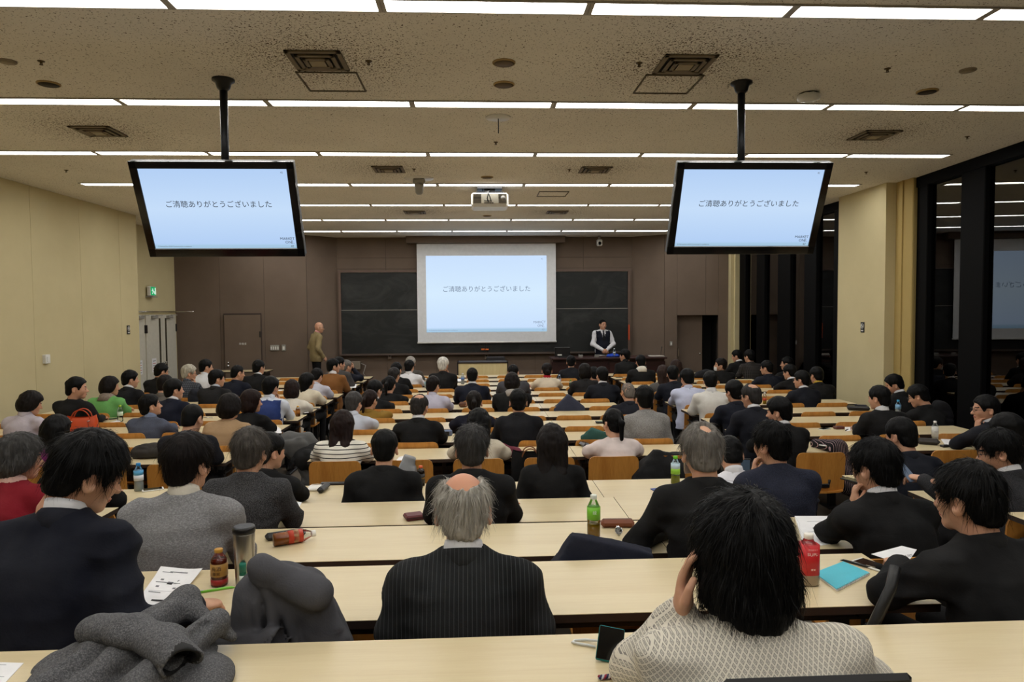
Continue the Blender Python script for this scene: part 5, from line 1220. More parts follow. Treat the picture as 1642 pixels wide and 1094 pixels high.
bottle(223, 787, 5, .205, 'water bottle with blue cap at the left aisle', (208, 216, 220), [((90, 170, 220), (.58, .74)), ((226, 230, 236), (.38, .58))], (40, 140, 210), fill=.35)
bottle(193, 676, 9, .20, 'clear bottle with yellow green cap in front of the green sweater', None, [((206, 226, 200), (.36, .6))], (170, 210, 60))
bottle(478, 668, 9, .135, 'small amber tea bottle with yellow cap at the left block end', (150, 82, 20), [((160, 100, 30), (.3, .6))], (226, 170, 40), r=.029, fill=.7)
bottle(554, 626, 13, .20, 'pale bottle with white cap by the brown sweater', (226, 222, 214), [((220, 214, 206), (.3, .7))], (240, 236, 230))
bottle(742, 616, 13, .20, 'water bottle with blue label left of the navy suit', (200, 210, 220), [((96, 130, 190), (.4, .6))], (226, 232, 240), fill=.7)
bottle(897, 619, 13, .20, 'water bottle right of the cream sweater', (200, 206, 220), [((150, 160, 190), (.4, .62))], (170, 190, 226), fill=.5)
bottle(915, 625, 12, .17, 'dark bottle with bright green cap among the front rows', (40, 60, 30), [((36, 52, 32), (.3, .7))], (70, 160, 50))
bottle(683, 622, 12, .17, 'pale blue bottle near the lavender shirt', (190, 206, 220), [((150, 190, 210), (.3, .6))], (220, 230, 236))
bottle(1440, 668, 7, .20, 'water bottle with blue cap by the window rows', (206, 214, 220), [((120, 170, 210), (.45, .72))], (60, 160, 210), fill=.45)
bottle(1499, 706, 6, .19, 'bottle with white label and white cap on the window desk', (214, 210, 204), [((214, 214, 210), (.2, .72))], (240, 240, 238), writing=[('のどか', .016, .45, (60, 60, 70))])
bottle(1226, 648, 8, .16, 'small yellow and red bottle by the grey-haired glasses wearer', (220, 190, 60), [((200, 70, 40), (.3, .5))], (235, 235, 230))
bottle(438, 877, 3, .20, 'tea bottle with orange label lying on its side', (170, 96, 24), [((196, 66, 40), (.34, .68)), ((224, 200, 150), (.46, .58))], (240, 238, 232), lying=math.radians(180-62), fill=.6)
pw = at_y(985, 571, 16.1); bottle(0, 0, 16, .2, 'water bottle on the dark teacher desk', (206, 212, 220), [((190, 200, 214), (.4, .6))], (236, 240, 244), at=Vector((pw.x, 16.1, TZ+.003)))
# tumbler and small green tube
t = thing('tumbler', 'brushed steel tumbler with black lid on the second desk', 'tumbler', on(393, 937, 2))
lathe_obj('body', [(.030, 0), (.033, .005), (.036, .12), (.039, .19), (.038, .195)], M('brushed', lambda: _brushed()) if False else plain('brushed_steel', (176, 174, 170), .3, 1), t, 28)
lathe_obj('lid', [(.039, .193), (.0405, .197), (.0405, .21), (.038, .217), (.03, .218), (0, .216)], BLACKPL, t, 28)
t = thing('spray_tube', 'small green capped tube standing before the steel tumbler', 'tube', on(390, 944, 2))
lathe_obj('body', [(.012, 0), (.0125, .003), (.0125, .06), (.0115, .062)], plain('tube_green', (30, 92, 70), .35), t); lathe_obj('cap', [(.0125, .062), (.0125, .09), (.011, .094), (0, .094)], plain('tube_cap', (20, 110, 92), .4), t)
q = B(); q.lathe([(.0127, .03), (.0127, .05)], n=18); q.obj('label', plain('tube_label', (206, 216, 210), .5), t)
# papers
def sheet(quad, n, label, name='handout', lines=0, thick=.0012, m=PAPER, up=0, curl=.0, group=None, marks=None):
    """a sheet whose four corners (far left, far right, near right, near left) come from the desk plane"""
    C_ = [on(x, y, n, up) for x, y in quad]; c0 = sum(C_, Vector())/4
    t_ = thing(name, label, 'paper', c0); L_ = [c-c0 for c in C_]; nx, ny = 6, 5; q_ = B(); vs_ = []
    f_ = lambda u, v: (L_[0]*(1-u)+L_[1]*u)*(1-v)+(L_[3]*(1-u)+L_[2]*u)*v
    for lay in (0, 1):
        for j in range(ny):
            for i in range(nx):
                u, v = i/(nx-1), j/(ny-1); p_ = f_(u, v); vs_.append((p_.x, p_.y, p_.z+thick*(1-lay)+curl*(max(0, u-.5)**2+max(0, .4-v)**2)*.12))
    N = nx*ny; fs_ = []
    for j in range(ny-1):
        for i in range(nx-1):
            a = j*nx+i; fs_.append((a, a+nx, a+nx+1, a+1)); fs_.append((N+a, N+a+1, N+a+nx+1, N+a+nx))
    for i in range(nx-1): fs_.append((i, i+1, N+i+1, N+i)); k = (ny-1)*nx+i; fs_.append((k, N+k, N+k+1, k+1))
    for j in range(ny-1): a = j*nx; fs_.append((a, N+a, N+a+nx, a+nx)); a = j*nx+nx-1; fs_.append((a, a+nx, N+a+nx, N+a))
    q_.add(vs_, fs_); pg = q_.obj('page', m, t_)
    q_ = B(); R_ = random.Random(int(quad[0][0]*7+n))
    def mk(u0, u1, v0, v1, mi):
        P_ = [f_(u0, v0), f_(u1, v0), f_(u1, v1), f_(u0, v1)]; z_ = thick+.0006+curl*.0
        q_.add([(p_.x, p_.y, p_.z+z_+curl*(max(0, u-.5)**2+max(0, .4-v)**2)*.12) for p_, u, v in zip(P_, (u0, u1, u1, u0), (v0, v0, v1, v1))], [(0, 3, 2, 1)], mi)
    for k in range(lines):
        v = .12+.78*k/max(1, lines); mk(.12, .12+.5*R_.random()+.25, v, v+.018, 1)
    for mkk in (marks or []): mk(*mkk)
    if q_.v: q_.obj('print', [INK, GREYINK], pg)
    return t_
sheet([(258, 911), (325, 918), (272, 978), (214, 972)], 2, 'printed handout sheets under the writing hand', lines=3, curl=.3, marks=[(.42, .55, .36, .43, 0), (.2, .28, .3, .34, 1), (.62, .7, .3, .34, 1), (.2, .28, .48, .52, 1), (.64, .72, .5, .54, 1), (.3, .75, .10, .125, 1), (.35, .8, .82, .86, 0), (.1, .9, .62, .625, 1)])
sheet([(-30, 1062), (38, 1064), (4, 1100), (-60, 1098)], 1, 'corner of a white sheet on the nearest desk', lines=3)
sheet([(463, 804), (484, 806), (467, 836), (446, 834)], 4, 'white sheet beside the charcoal suit elbow', lines=2)
sheet([(1274, 828), (1334, 828), (1336, 872), (1290, 880)], 3, 'white printed diagram sheet behind the red-labelled bottle', lines=0, marks=[(.3, .85, .2, .21, 1), (.42, .48, .42, .46, 0), (.55, .61, .42, .46, 0), (.69, .75, .42, .46, 0), (.5, .56, .32, .36, 0), (.2, .9, .55, .56, 1)])
s2 = sheet([(1446, 876), (1470, 882), (1452, 908), (1397, 889)], 2, 'white sheet with bold lettering by the black sleeve', lines=0)
me_ = text_mesh('MARKET', .026); link('lettering', me_, s2.children[0], INK, (.0, -.035, .0022), (0, 0, .25))
sheet([(1040, 832), (1058, 831), (1062, 866), (1052, 864)], 3, 'white sheets half under the black jacket sleeve', lines=2)
sheet([(444, 684), (450, 688), (452, 695), (430, 695)], 7, 'white sheet with a black pen at the left desk end', lines=1)
sheet([(176, 679), (190, 675), (196, 681), (165, 682)], 9, 'crumpled white papers before the green sweater', lines=1, curl=.5)
sheet([(487, 655), (498, 655), (495, 662), (487, 663)], 10, 'white sheet by the white knit top', lines=1)
sheet([(445, 626), (453, 625), (450, 630), (444, 630)], 11, 'white sheet in front of the blue vest rows', lines=0)
sheet([(1508, 704), (1546, 706), (1536, 718), (1517, 716)], 6, 'white printed sheet on the window desk', lines=4)
sheet([(1354, 683), (1368, 684), (1366, 690), (1356, 692)], 7, 'small white sheet with a pen on the seventh desk right', lines=1)
sheet([(1165, 690), (1181, 689), (1180, 703), (1166, 696)], 7, 'green and white leaflet at the right block end', lines=2, m=plain('leaflet', (206, 220, 190), .6))
sheet([(556, 617), (572, 616), (571, 622), (558, 622)], 13, 'white sheets at the front left desk end', lines=1)
sheet([(640, 733), (650, 731), (662, 741), (632, 743)], 6, 'open white notebook by the striped top', lines=2)
sheet([(790, 727), (803, 729), (802, 733), (790, 734)], 6, 'white paper next to the maroon scarf', lines=0)
sheet([(726, 607), (742, 608), (744, 612), (725, 612)], 14, 'white handouts at the front middle desk, left', lines=0)
sheet([(985, 597), (1000, 598), (998, 602), (985, 602)], 15, 'white handouts at the front middle desk, right end', lines=0)
# pens, phones, cases
def boxthing(name, label, cat, px, py, n, dims, m, rz=0, bev=.004, parts=(), up=0):
    t_ = thing(name, label, cat, on(px, py, n, up), (0, 0, rz)); q_ = B(); q_.box((0, 0, dims[2]/2), dims, bev=bev); q_.obj('body', m, t_)
    for nm, c_, d_, m_ in parts: q_ = B(); q_.box(c_, d_, bev=min(.002, min(d_)*.3)); q_.obj(nm, m_, t_)
    return t_
def phone(px, py, n, label, rz, m=BLACKPL, glass=None, up=0, d=(.072, .145, .009)):
    return boxthing('mobile_phone', label, 'phone', px, py, n, d, m, rz, .003, [('screen', (0, 0, d[2]), (d[0]-.008, d[1]-.022, .0012), glass or M('gloss_black', lambda: _gloss((8, 8, 9))))], up)
def pen(p, rz, label, m, m2=CHROME, tilt=0.0, L=.14):
    t_ = thing('pen', label, 'pen', p, (tilt, 0, rz)); q_ = B(); q_.tube([(0, -L/2, .005), (0, L/2-.03, .005), (0, L/2-.012, .004), (0, L/2, .0015)], [.0048, .005, .0045, .001], n=8); q_.obj('barrel', m, t_)
    q_ = B(); q_.box((0, -L/2+.022, .011), (.003, .035, .002)); q_.tube([(0, -L/2-.008, .005), (0, -L/2, .005)], .003, n=6); q_.obj('clip', m2, t_); return t_
GREEN_PEN = plain('pen_green', (120, 196, 60), .35)
hp_ = F1[0].location+Vector(F1[2][0][1]); pen(Vector((hp_.x+.045, hp_.y+.045, hp_.z+.022)), math.radians(-78), 'lime green and white ballpoint pen held in the writing hand', GREEN_PEN, WHITEPL, tilt=math.radians(4))
pen(on(1035, 857, 3), math.radians(140), 'short pale metal pen on the third desk', plain('pale_metal', (206, 190, 140), .3, .6), CHROME, L=.075)
pen(on(1376, 907, 2), math.radians(35), 'black ballpoint pen beside the teal notebook', BLACKPL)
pen(on(434, 687, 7, .002), math.radians(-60), 'black pen lying on a sheet at the left desk end', BLACKPL)
pen(on(333, 670.5, 8), math.radians(70), 'silver pen on the eighth desk left', CHROME)
pen(on(1358, 690, 7), math.radians(-40), 'black pen by a small sheet, right block', BLACKPL)
pen(on(1545, 717, 6), math.radians(70), 'black pen on the window desk', BLACKPL)
phone(1400, 909, 2, 'white-framed phone with black screen beside the teal notebook', math.radians(28), WHITEPL)
phone(245, 786, 5, 'white-framed phone with dark screen by the grey sweater', math.radians(-62), WHITEPL)
phone(815, 791, 4, 'grey phone on the desk by the long black hair', math.radians(-50), GREYPL) if False else phone(842, 789, 5, 'grey phone half hidden by the long black hair', math.radians(-60), GREYPL)
phone(944, 719, 6, 'small phone beside a dark glasses case', math.radians(20), GREYPL)
phone(1322, 688.5, 7, 'white phone on the seventh desk, right block', math.radians(-60), WHITEPL)
phone(1326, 714, 6, 'white phone lying on a striped scarf', math.radians(-58), WHITEPL, plain('screen_grey', (60, 66, 72), .2), up=.05)
phone(178, 672.5, 9, 'black phone by crumpled papers, left block', math.radians(-60))
phone(505, 656, 10, 'grey pocket phone at the left block end', math.radians(-60), GREYPL)
phone(1366, 771, 4, 'black phone at the corner of the right desk', math.radians(20))
phone(993, 605.5, 15, 'black phone on the front desk', math.radians(-80))
phone(1010, 608.5, 14, 'black phone beside the white hood', math.radians(-80))
t = thing('spiral_notebook', 'teal spiral-bound notebook on the second desk', 'notebook', on(1351, 925, 2)); C_ = [on(x, y, 2)-on(1351, 925, 2) for x, y in ((1352, 904), (1394, 922), (1342, 949), (1306, 922))]
q = B(); q.slab([(c.x, c.y) for c in reversed(C_)], .0, .007); q.obj('pages', PAPER, t); q = B(); q.slab([(c.x*1.005, c.y*1.005) for c in reversed(C_)], .007, .009); q.obj('cover', plain('teal_cover', (70, 186, 206), .5), t)
q = B(); a_, c_ = C_[1], C_[2]
for k in range(18):
    o_ = a_.lerp(c_, (k+.5)/18); d_ = (C_[0]-C_[1]).normalized(); q.tube([(o_.x+d_.x*.006*math.cos(w), o_.y+d_.y*.006*math.cos(w), .005+.006*math.sin(w)) for w in [i*math.tau/8 for i in range(9)]], .0008, n=4)
q.obj('wire_binding', CHROME, t)['kind'] = 'stuff'
t = boxthing('pencil_case', 'brown leather pencil case beside the green tea bottle', 'pencil case', 990, 845, 3, (.17, .055, .04), plain('brown_leather', (122, 66, 40), .5), math.radians(-3), .014, [('zipper', (0, 0, .0405), (.15, .006, .002), plain('dark_brown', (60, 34, 24), .6))])
t = thing('wrist_watch', 'steel wristwatch with black dial standing on the third desk', 'watch', on(992, 858, 3)+Vector((0, 0, .02)), (math.radians(60), 0, 0))
q = B(); q.lathe([(0, .004), (.0165, .004), (.019, .007), (.019, .0), (.015, -.003), (0, -.003)], n=24); q.obj('case', CHROME, t)
q = B(); q.lathe([(0, .0052), (.0155, .005)], n=24); q.obj('dial', BLACKPL, t)
q = B(); q.box((.003, .004, .0062), (.0015, .011, .0006)); q.box((-.004, .0, .0062), (.009, .0015, .0006)); q.lathe([(.0135, .0056), (.0145, .0056)], n=24); q.obj('hands', WHITEPL, t)
q = B(); pts = [(0, .017*1.0+.0, .0), (0, .026, -.012), (0, .02, -.035), (0, 0, -.044), (0, -.02, -.035), (0, -.026, -.012), (0, -.017, 0)]
for a_, c_ in zip(pts[:-1], pts[1:]):
    A_, C2 = Vector(a_), Vector(c_); d_ = C2-A_; q.box((A_+C2)/2, (.015, d_.length, .003), bev=.001, rot=Euler((math.atan2(d_.z, d_.y), 0, 0)))
q.obj('bracelet', CHROME, t)
t = boxthing('pencil_case', 'black pencil case leaning on a white pouch, fifth desk', 'pencil case', 519, 787, 5, (.05, .19, .045), BLACKPL, math.radians(-6), .018)
t = boxthing('pouch', 'small white pouch with a strap on the fifth desk', 'pouch', 506, 785, 5, (.11, .12, .02), plain('white_cloth', (226, 224, 218), .8), math.radians(5), .008); q = B(); q.tube([(-.05, .06, .01), (-.04, .1, .012), (.0, .11, .012), (.03, .08, .015)], .003, n=5); q.obj('strap', plain('white_cloth', (226, 224, 218), .8), t)
boxthing('laptop', 'closed black laptop on the fifth desk before a plywood chair', 'laptop', 540, 777, 5, (.24, .05, .016), BLACKPL, 0, .004)
boxthing('blue_folder', 'blue folder under the green-capped tea bottle', 'folder', 1070, 786, 5, (.22, .1, .008), plain('folder_blue', (62, 78, 140), .5), math.radians(12), .002)
t = boxthing('tablet', 'tablet with pale screen in front of the white shirt', 'tablet', 1183, 764, 5, (.2, .012, .14), BLACKPL, math.radians(-8), .004, [('screen', (0, -.0068, .072), (.18, .001, .115), plain('tablet_screen', (84, 104, 124), .15))])
boxthing('wallet', 'maroon wallet with a strap by the dark suit elbow', 'wallet', 664, 832, 4, (.11, .09, .03), plain('maroon', (96, 34, 40), .5), math.radians(20), .008, [('edge', (0, 0, .015), (.112, .092, .006), BLACKPL)])
for i, (x, y, rz) in enumerate(((826, 810, .3), (826, 822, -.5))):
    t = thing('sweet_wrapper', 'orange sweet wrapper on the fourth desk, %s of two' % ('farther' if i == 0 else 'nearer'), 'wrapper', on(x, y, 4), (0, 0, rz)); q = B(); q.box((0, 0, .006), (.03, .02, .012), bev=.005); q.obj('wrap', plain('orange_foil', (208, 120, 40), .3, .3), t)
    for sx in (-1, 1): q = B(); q.add([(sx*.013, 0, .006), (sx*.032, .011, .01), (sx*.034, .0, .003), (sx*.031, -.012, .009)], [(0, 1, 2), (0, 2, 3), (2, 1, 0), (3, 2, 0)]); q.obj('twist', plain('orange_foil', (208, 120, 40), .3, .3), t)
boxthing('glasses_case', 'dark glossy glasses case by the pink top', 'case', 937, 716, 6, (.07, .15, .04), plain('gloss_grey', (50, 50, 58), .2), math.radians(18), .018)
boxthing('calculator', 'black calculator with pale display, middle block right', 'calculator', 966, 678, 7, (.16, .09, .015), BLACKPL, math.radians(-4), .004, [('display', (0, .02, .0155), (.12, .025, .001), plain('lcd', (150, 190, 130), .3))])
boxthing('camera', 'small blue-grey compact camera on the sixth desk', 'camera', 717, 699, 7, (.11, .05, .06), plain('camera_grey', (110, 122, 150), .35, .3), .1, .01, [('lens', (0, -.03, .03), (.04, .02, .04), BLACKPL)])
boxthing('folder', 'dark folder with yellow edge near the black suit', 'folder', 798, 683, 8, (.14, .2, .01), plain('slate', (60, 70, 84), .5), math.radians(30), .003, [('tab', (-.075, 0, .006), (.02, .18, .004), plain('yellow_tab', (200, 196, 90), .6))])
boxthing('leather_pouch', 'brown leather pouch left of the dark ponytail', 'pouch', 743, 653, 10, (.12, .08, .07), plain('pouch_brown', (92, 56, 34), .6), 0, .02)
boxthing('pink_case', 'small pink case on the eighth desk', 'case', 727, 684, 8, (.07, .05, .03), plain('pink', (200, 130, 150), .6), 0, .012)
boxthing('red_case', 'coral case on the front desk beside the padded jacket', 'case', 850, 621, 13, (.09, .06, .035), plain('coral', (206, 110, 110), .6), 0, .012)
boxthing('laptop_bag', 'black zipped document case on the eighth desk by the column', 'bag', 1376, 657, 8, (.26, .18, .05), BLACKPL, math.radians(-25), .015, [('flap', (.03, .02, .055), (.14, .08, .012), plain('flap_navy', (30, 34, 50), .6))])
boxthing('card_case', 'reddish brown card case on the seventh desk, right block', 'case', 1345, 688, 7, (.1, .07, .03), plain('card_brown', (92, 46, 40), .5), .1, .006)
boxthing('pencil_case', 'long grey felt pencil case on the window desk', 'pencil case', 1488, 713, 6, (.2, .08, .06), plain('felt_grey', (62, 58, 56), .9), math.radians(-28), .028)
boxthing('key_case', 'black key case beside the printed sheet on the window desk', 'case', 1515, 717, 6, (.08, .05, .02), BLACKPL, .2, .006)
boxthing('eyeglass_case', 'black open spectacles case under the lying tea bottle', 'case', 458, 862, 3, (.19, .06, .03), BLACKPL, math.radians(25), .012)
boxthing('teal_bag', 'teal shopping bag beside the magenta top', 'bag', 60, 722, 6, (.14, .1, .14), plain('teal', (38, 92, 104), .6), .2, .02)
boxthing('pouch', 'beige wipes pouch behind the lavender shirt', 'pouch', 684, 655, 10, (.1, .06, .05), plain('greenish', (150, 170, 70), .6), 0, .02)
# music player with a pale lead, and a braided strap, on the nearest desk
p = on(975, 1062, 1); t = thing('music_player', 'black portable music player with teal edge propped up on the nearest desk', 'player', p, (math.radians(62), math.radians(8), math.radians(-12)))
q = B(); q.box((0, .042, 0), (.066, .084, .013), bev=.003); q.obj('case', plain('teal_metal', (20, 120, 124), .35, .5), t); q = B(); q.box((0, .043, .0068), (.063, .079, .002), bev=.001); q.obj('screen', M('gloss_black', lambda: _gloss((8, 8, 9))), t)
q = B(); q.tube([(.0, .03, -.008), (-.005, .0, -.05)], .006, n=6); q.obj('stand', BLACKPL, t)
p2 = on(955, 1040, 1); tag(B().tube([(0, 0, .004), (-.02, .012, .004), (-.045, .022, .004), (-.058, .03, .004), (-.05, .04, .004), (-.02, .042, .004), (.012, .02, .01)], .0035, n=8).obj('earphone_lead', plain('white_cable', (214, 216, 214), .4), loc=p2), 'white looped lead lying behind the music player', 'cable')
p3 = on(976, 1089, 1); q = B()
for k in range(3): q.tube([(-.025+.0025*i, .004*math.sin(i*.9+k*2.1), .006+.003*math.cos(i*.9+k*2.1)) for i in range(22)], .0035, mi=k, n=5)
tag(q.obj('braided_strap', [plain('strap_red', (150, 40, 60), .7), plain('strap_white', (206, 206, 210), .7), plain('strap_navy', (40, 44, 80), .7)], loc=p3, rot=(0, 0, .15)), 'braided red white and navy strap at the bottom of the nearest desk', 'strap')
# black lid in front of the camera
pl, pr = at_y(1157, 1088, .80), at_y(1462, 1080, .80)
t = thing('laptop_computer', 'black laptop lid at the bottom edge right', 'laptop', ((pl.x+pr.x)/2, .80, 0)); W = pr.x-pl.x
zt = (pl.z+pr.z)/2
q = B(); q.box((0, 0, zt-.075), (W, .012, .15), bev=.006, rot=Euler((0, -math.atan2(pr.z-pl.z, W), 0)) if False else None); q.obj('lid', BLACKPL, t)
q = B(); q.box((0, -.12, zt-.155), (W, .24, .015), bev=.004); q.obj('keyboard_base', BLACKPL, t)
tb = lecture_desk(1, 'centre', -1.5, 2.0, 'maple desk under the camera with a black laptop'); tb.location = (.25, .80-.18, zt-.165-.70)
# ------------------------------------------------------------------ coats, bags, scarves
def heap(name, label, cat, loc, fn, m, h, lo, hi, seed, amp=.014, freq=(7, 7, 9), rz=0, parts=None):
    def F_(P):
        d = fn(P); w = P+.09*(vnoise(P, (5, 5, 5), seed)[..., None]-.5)
        b1 = np.abs(2*vnoise(w, freq, seed)-1); b2 = np.abs(2*vnoise(w[..., [1, 2, 0]], tuple(f*1.7 for f in freq), seed+4)-1)
        return d-amp*(b1-.4)-amp*.55*(b2-.4)
    V_, Q_ = nets(F_, lo, hi, h); t_ = link(name, to_mesh(name, V_, Q_, None, [m]), None, None, loc, (0, 0, rz)); return tag(t_, label, cat)
def tweed_coat(P):
    d = ell(P, (-.02, 0, .0), (.23, .17, .06)); d = smin(d, cone(P, (-.22, -.14, .01), (.05, .12, .085), .035, .04), .03)
    d = smin(d, cone(P, (-.10, -.19, .03), (.10, .13, .10), .04, .042), .02); d = smin(d, cone(P, (.04, -.20, .04), (.19, .03, .075), .045, .042), .018)
    d = smin(d, cone(P, (.09, .13, .10), (.23, .02, .03), .04, .02), .02); d = smin(d, ell(P, (.18, -.14, .0), (.075, .13, .05)), .02)
    d = smax(d, -cone(P, (.10, -.18, .075), (.17, -.03, .098), .018, .010), .008); d = smax(d, -cone(P, (.0, -.14, .115), (.12, .10, .14), .014, .012), .008); d = smax(d, -cone(P, (-.12, -.17, .07), (-.02, .03, .105), .012, .008), .008)
    return smax(d, -P[..., 2], .01)
pc = at_z(218, 1068, desk_z(1)); tw = heap('tweed_coat', 'grey tweed coat heaped on the nearest desk at the left', 'coat', (pc.x, pc.y, desk_z(1)+.001), tweed_coat, fabric((74, 74, 77), 'tweed', (112, 112, 114)), .0065, (-.34, -.30, -.02), (.34, .24, .22), 11, .020, (5, 9, 8), rz=.25)
def tw_sleeve(P):
    Q_ = P*np.array([1, 1, 1.35], F32); c = [np.array(v)*np.array([1, 1, 1.35]) for v in ((-.10, .06, .085), (.0, -.03, .105), (.085, -.115, .10), (.135, -.185, .075))]
    d = cone(Q_, c[0], c[1], .05, .052)
    for a, e in zip(c[1:-1], c[2:]): d = smin(d, cone(Q_, a, e, .052, .05), .02)
    n_ = (c[3]-c[2])/np.linalg.norm(c[3]-c[2]); cut = (Q_-c[3])@n_.astype(F32)+.012*np.sin(Q_[..., 0]*60); d = smax(d, cut, .004)
    d = smax(d, -cone(Q_, c[2]*.4+c[3]*.6, c[3]+n_*.06, .037, .041), .005)
    return d
V_, Q_ = nets(lambda P: tw_sleeve(P)-.010*(np.abs(2*vnoise(P+.05*vnoise(P, (9, 9, 9), 3)[..., None], (16, 10, 16), 5)-1)-.4), (-.2, -.28, -.02), (.24, .16, .2), .0055)
ct_ = V_[Q_].mean(1); dn = np.linalg.norm(np.cross(ct_-np.array([.11, -.15, .087]), np.array([.545, -.763, -.2])), axis=1); ins = (dn < .0385) & (ct_[:, 1] < -.12)
link('sleeve', to_mesh('sleeve', V_, Q_, ins.astype(int), [fabric((74, 74, 77), 'tweed', (112, 112, 114)), plain('coat_lining', (18, 18, 20), .7)]), tw)
def charcoal_coat(P):
    d = ell(P, (.0, .01, .10), (.185, .085, .24)); d = smin(d, ell(P, (-.03, .0, .32), (.11, .085, .10)), .05)
    d = smin(d, cone(P, (.06, -.03, .36), (.19, -.02, -.12), .055, .085), .04); d = smin(d, cone(P, (-.10, -.03, .34), (-.17, -.02, -.12), .05, .08), .04)
    for a, e, r in (((-.02, -.07, .39), (.13, -.09, -.1), .022), ((-.04, -.08, .36), (.05, -.11, -.1), .024), ((-.07, -.08, .33), (-.03, -.11, -.1), .02), ((-.10, -.07, .34), (-.11, -.09, -.1), .022), ((.05, -.05, .38), (.21, -.05, .0), .02)):
        d = smin(d, cone(P, a, e, r*.7, r*1.25), .012)
    roll = cone(P, (-.17, -.08, .19), (.0, -.125, .24), .05, .042); roll = smax(roll, -cone(P, (-.01, -.127, .24), (.06, -.15, .255), .03, .034), .005); d = smin(d, roll, .012)
    flap = cone(P, (-.06, -.06, .42), (.09, -.07, .35), .045, .05); d = smin(d, flap, .012)
    d = smax(d, -cone(P, (-.15, -.10, .31), (.03, -.125, .315), .010, .012), .008); d = smax(d, -cone(P, (.02, -.12, .20), (.10, -.10, .30), .008, .01), .008); d = smax(d, -cone(P, (-.08, -.145, .10), (-.02, -.14, .02), .008, .012), .008)
    return d
ch2 = Vector((-.60, seat_y(2)-.06, floor_z(2)+.50))
ptop = at_y(452, 882, ch2.y); heap('wool_coat', 'charcoal wool coat bundled over a chair in the second row', 'coat', (ptop.x+.02, ch2.y, ptop.z-.455), charcoal_coat, fabric((74, 74, 79)), .0065, (-.34, -.28, -.24), (.34, .24, .54), 23, .012, (14, 12, 9))
def drape(w, top, drop, peak=0.0):
    """a garment hung over a chair back: narrow rounded top with sloping shoulders, fuller towards the hem, doubled over at the front"""
    def f_(P):
        x = P[..., 0]; k = np.clip(-P[..., 2]/max(.1, drop), 0, 1); zt_ = top-peak*np.clip((x+w*.3)/(w*1.2), 0, 1)-.10*(2*np.abs(x)/w)**2.5
        q_ = np.stack([np.maximum(np.abs(x)-w/2*(.86+.14*k)+.04, 0), np.maximum(np.abs(P[..., 1])-.02-.035*k, 0), np.maximum(np.maximum(P[..., 2]-zt_+.045, -drop-P[..., 2]), 0)], -1)
        return np.sqrt((q_**2).sum(-1))-.04
    return f_
def hung(name, label, cat, px0, px1, pyt, n, m, drop=.3, peak=0.0, seed=3, h=.011, amp=.03, y=None):
    yy = (seat_y(n)-.16) if y is None else y; a = at_y((px0+px1)/2, pyt, yy); w = (at_y(px1, pyt, yy)-at_y(px0, pyt, yy)).length
    return heap(name, label, cat, a, drape(w, 0.0, drop, peak), m, h, (-w/2-.06, -.12, -drop-.08), (w/2+.06, .12, .08), seed, amp, (9, 9, 3))
def peaked(sl, sr, drop, px=0.0, wl=.2, wr=.3):
    def f_(P):
        x, z = P[..., 0]-px, P[..., 2]; k = np.clip(-z/.2, 0, 1)
        d = np.maximum((z+sr*x)/math.hypot(1, sr), (z-sl*x)/math.hypot(1, sl)); d = np.maximum(d, np.abs(P[..., 1])-.03-.05*k); d = np.maximum(d, np.maximum(x-wr, -x-wl)); return np.maximum(d, -drop-z)
    return f_
p = at_y(917, 855, seat_y(3)-.12); heap('navy_jacket', 'navy jacket folded over a chair before the green tea bottle', 'jacket', p, peaked(1.5, .24, .34, 0, .12, .34), fabric((40, 44, 64)), .009, (-.22, -.16, -.40), (.44, .16, .06), 7, .012, (8, 8, 5))
p = at_y(911, 631, seat_y(10)-.12); heap('navy_coat', 'dark navy hooded coat over a chair in the middle block', 'coat', p, peaked(1.0, .8, .3, 0, .2, .22), fabric((52, 56, 74)), .016, (-.3, -.16, -.36), (.32, .16, .08), 9, .014, (9, 9, 5))
p = at_y(1048, 721, seat_y(6)-.14); heap('black_coat', 'black padded coat over a plywood chair left of the grey-haired mask wearer', 'coat', p, peaked(1.1, .14, .4, 0, .2, .26), fabric((46, 46, 48)), .012, (-.3, -.16, -.46), (.34, .16, .08), 5, .02, (9, 9, 6))
p = at_y(648, 728, seat_y(6)-.17); heap('grey_coat', 'light grey garment hanging on a chair right of the black suit', 'coat', p, peaked(2.2, .35, .4, 0, .08, .1), fabric((150, 152, 154)), .011, (-.16, -.16, -.46), (.18, .16, .08), 13, .016, (10, 10, 5))
p = at_y(948, 685, seat_y(7)-.1); heap('green_jacket', 'dark green jacket over a chair by the pink top', 'jacket', p, peaked(.9, .35, .25, 0, .1, .17), fabric((46, 84, 78)), .012, (-.2, -.16, -.32), (.26, .16, .08), 15, .018, (10, 10, 6))
hung('plaid_coat', 'dark coat hung behind the grey-haired plaid wearer', 'coat', 302, 324, 622, 12, fabric((40, 44, 58)), .2, .02, 17, .018)
hung('black_coat', 'dark coat on the seat by the window, eighth row', 'coat', 1494, 1526, 640, 8, fabric((34, 34, 40)), .35, .06, 27, y=7.75)
hung('dark_coat', 'dark folded coats on the front desk of the right block', 'coat', 1112, 1150, 592, 14, fabric((40, 40, 46)), .12, .01, 29, .02, y=seat_y(14)+.1)
def scarf(P): return smin(ell(P, (-.05, 0, .05), (.08, .07, .07)), ell(P, (.06, -.02, .035), (.08, .07, .05)), .03)
heap('maroon_scarf', 'maroon and plum scarf bundled on the sixth desk', 'scarf', on(813, 731, 6), scarf, fabric((104, 40, 56)), .009, (-.18, -.13, -.03), (.18, .12, .17), 31, .016, (12, 12, 12))
def lump(P): return smax(ell(P, (0, 0, .04), (.17, .12, .09)), -P[..., 2], .01)
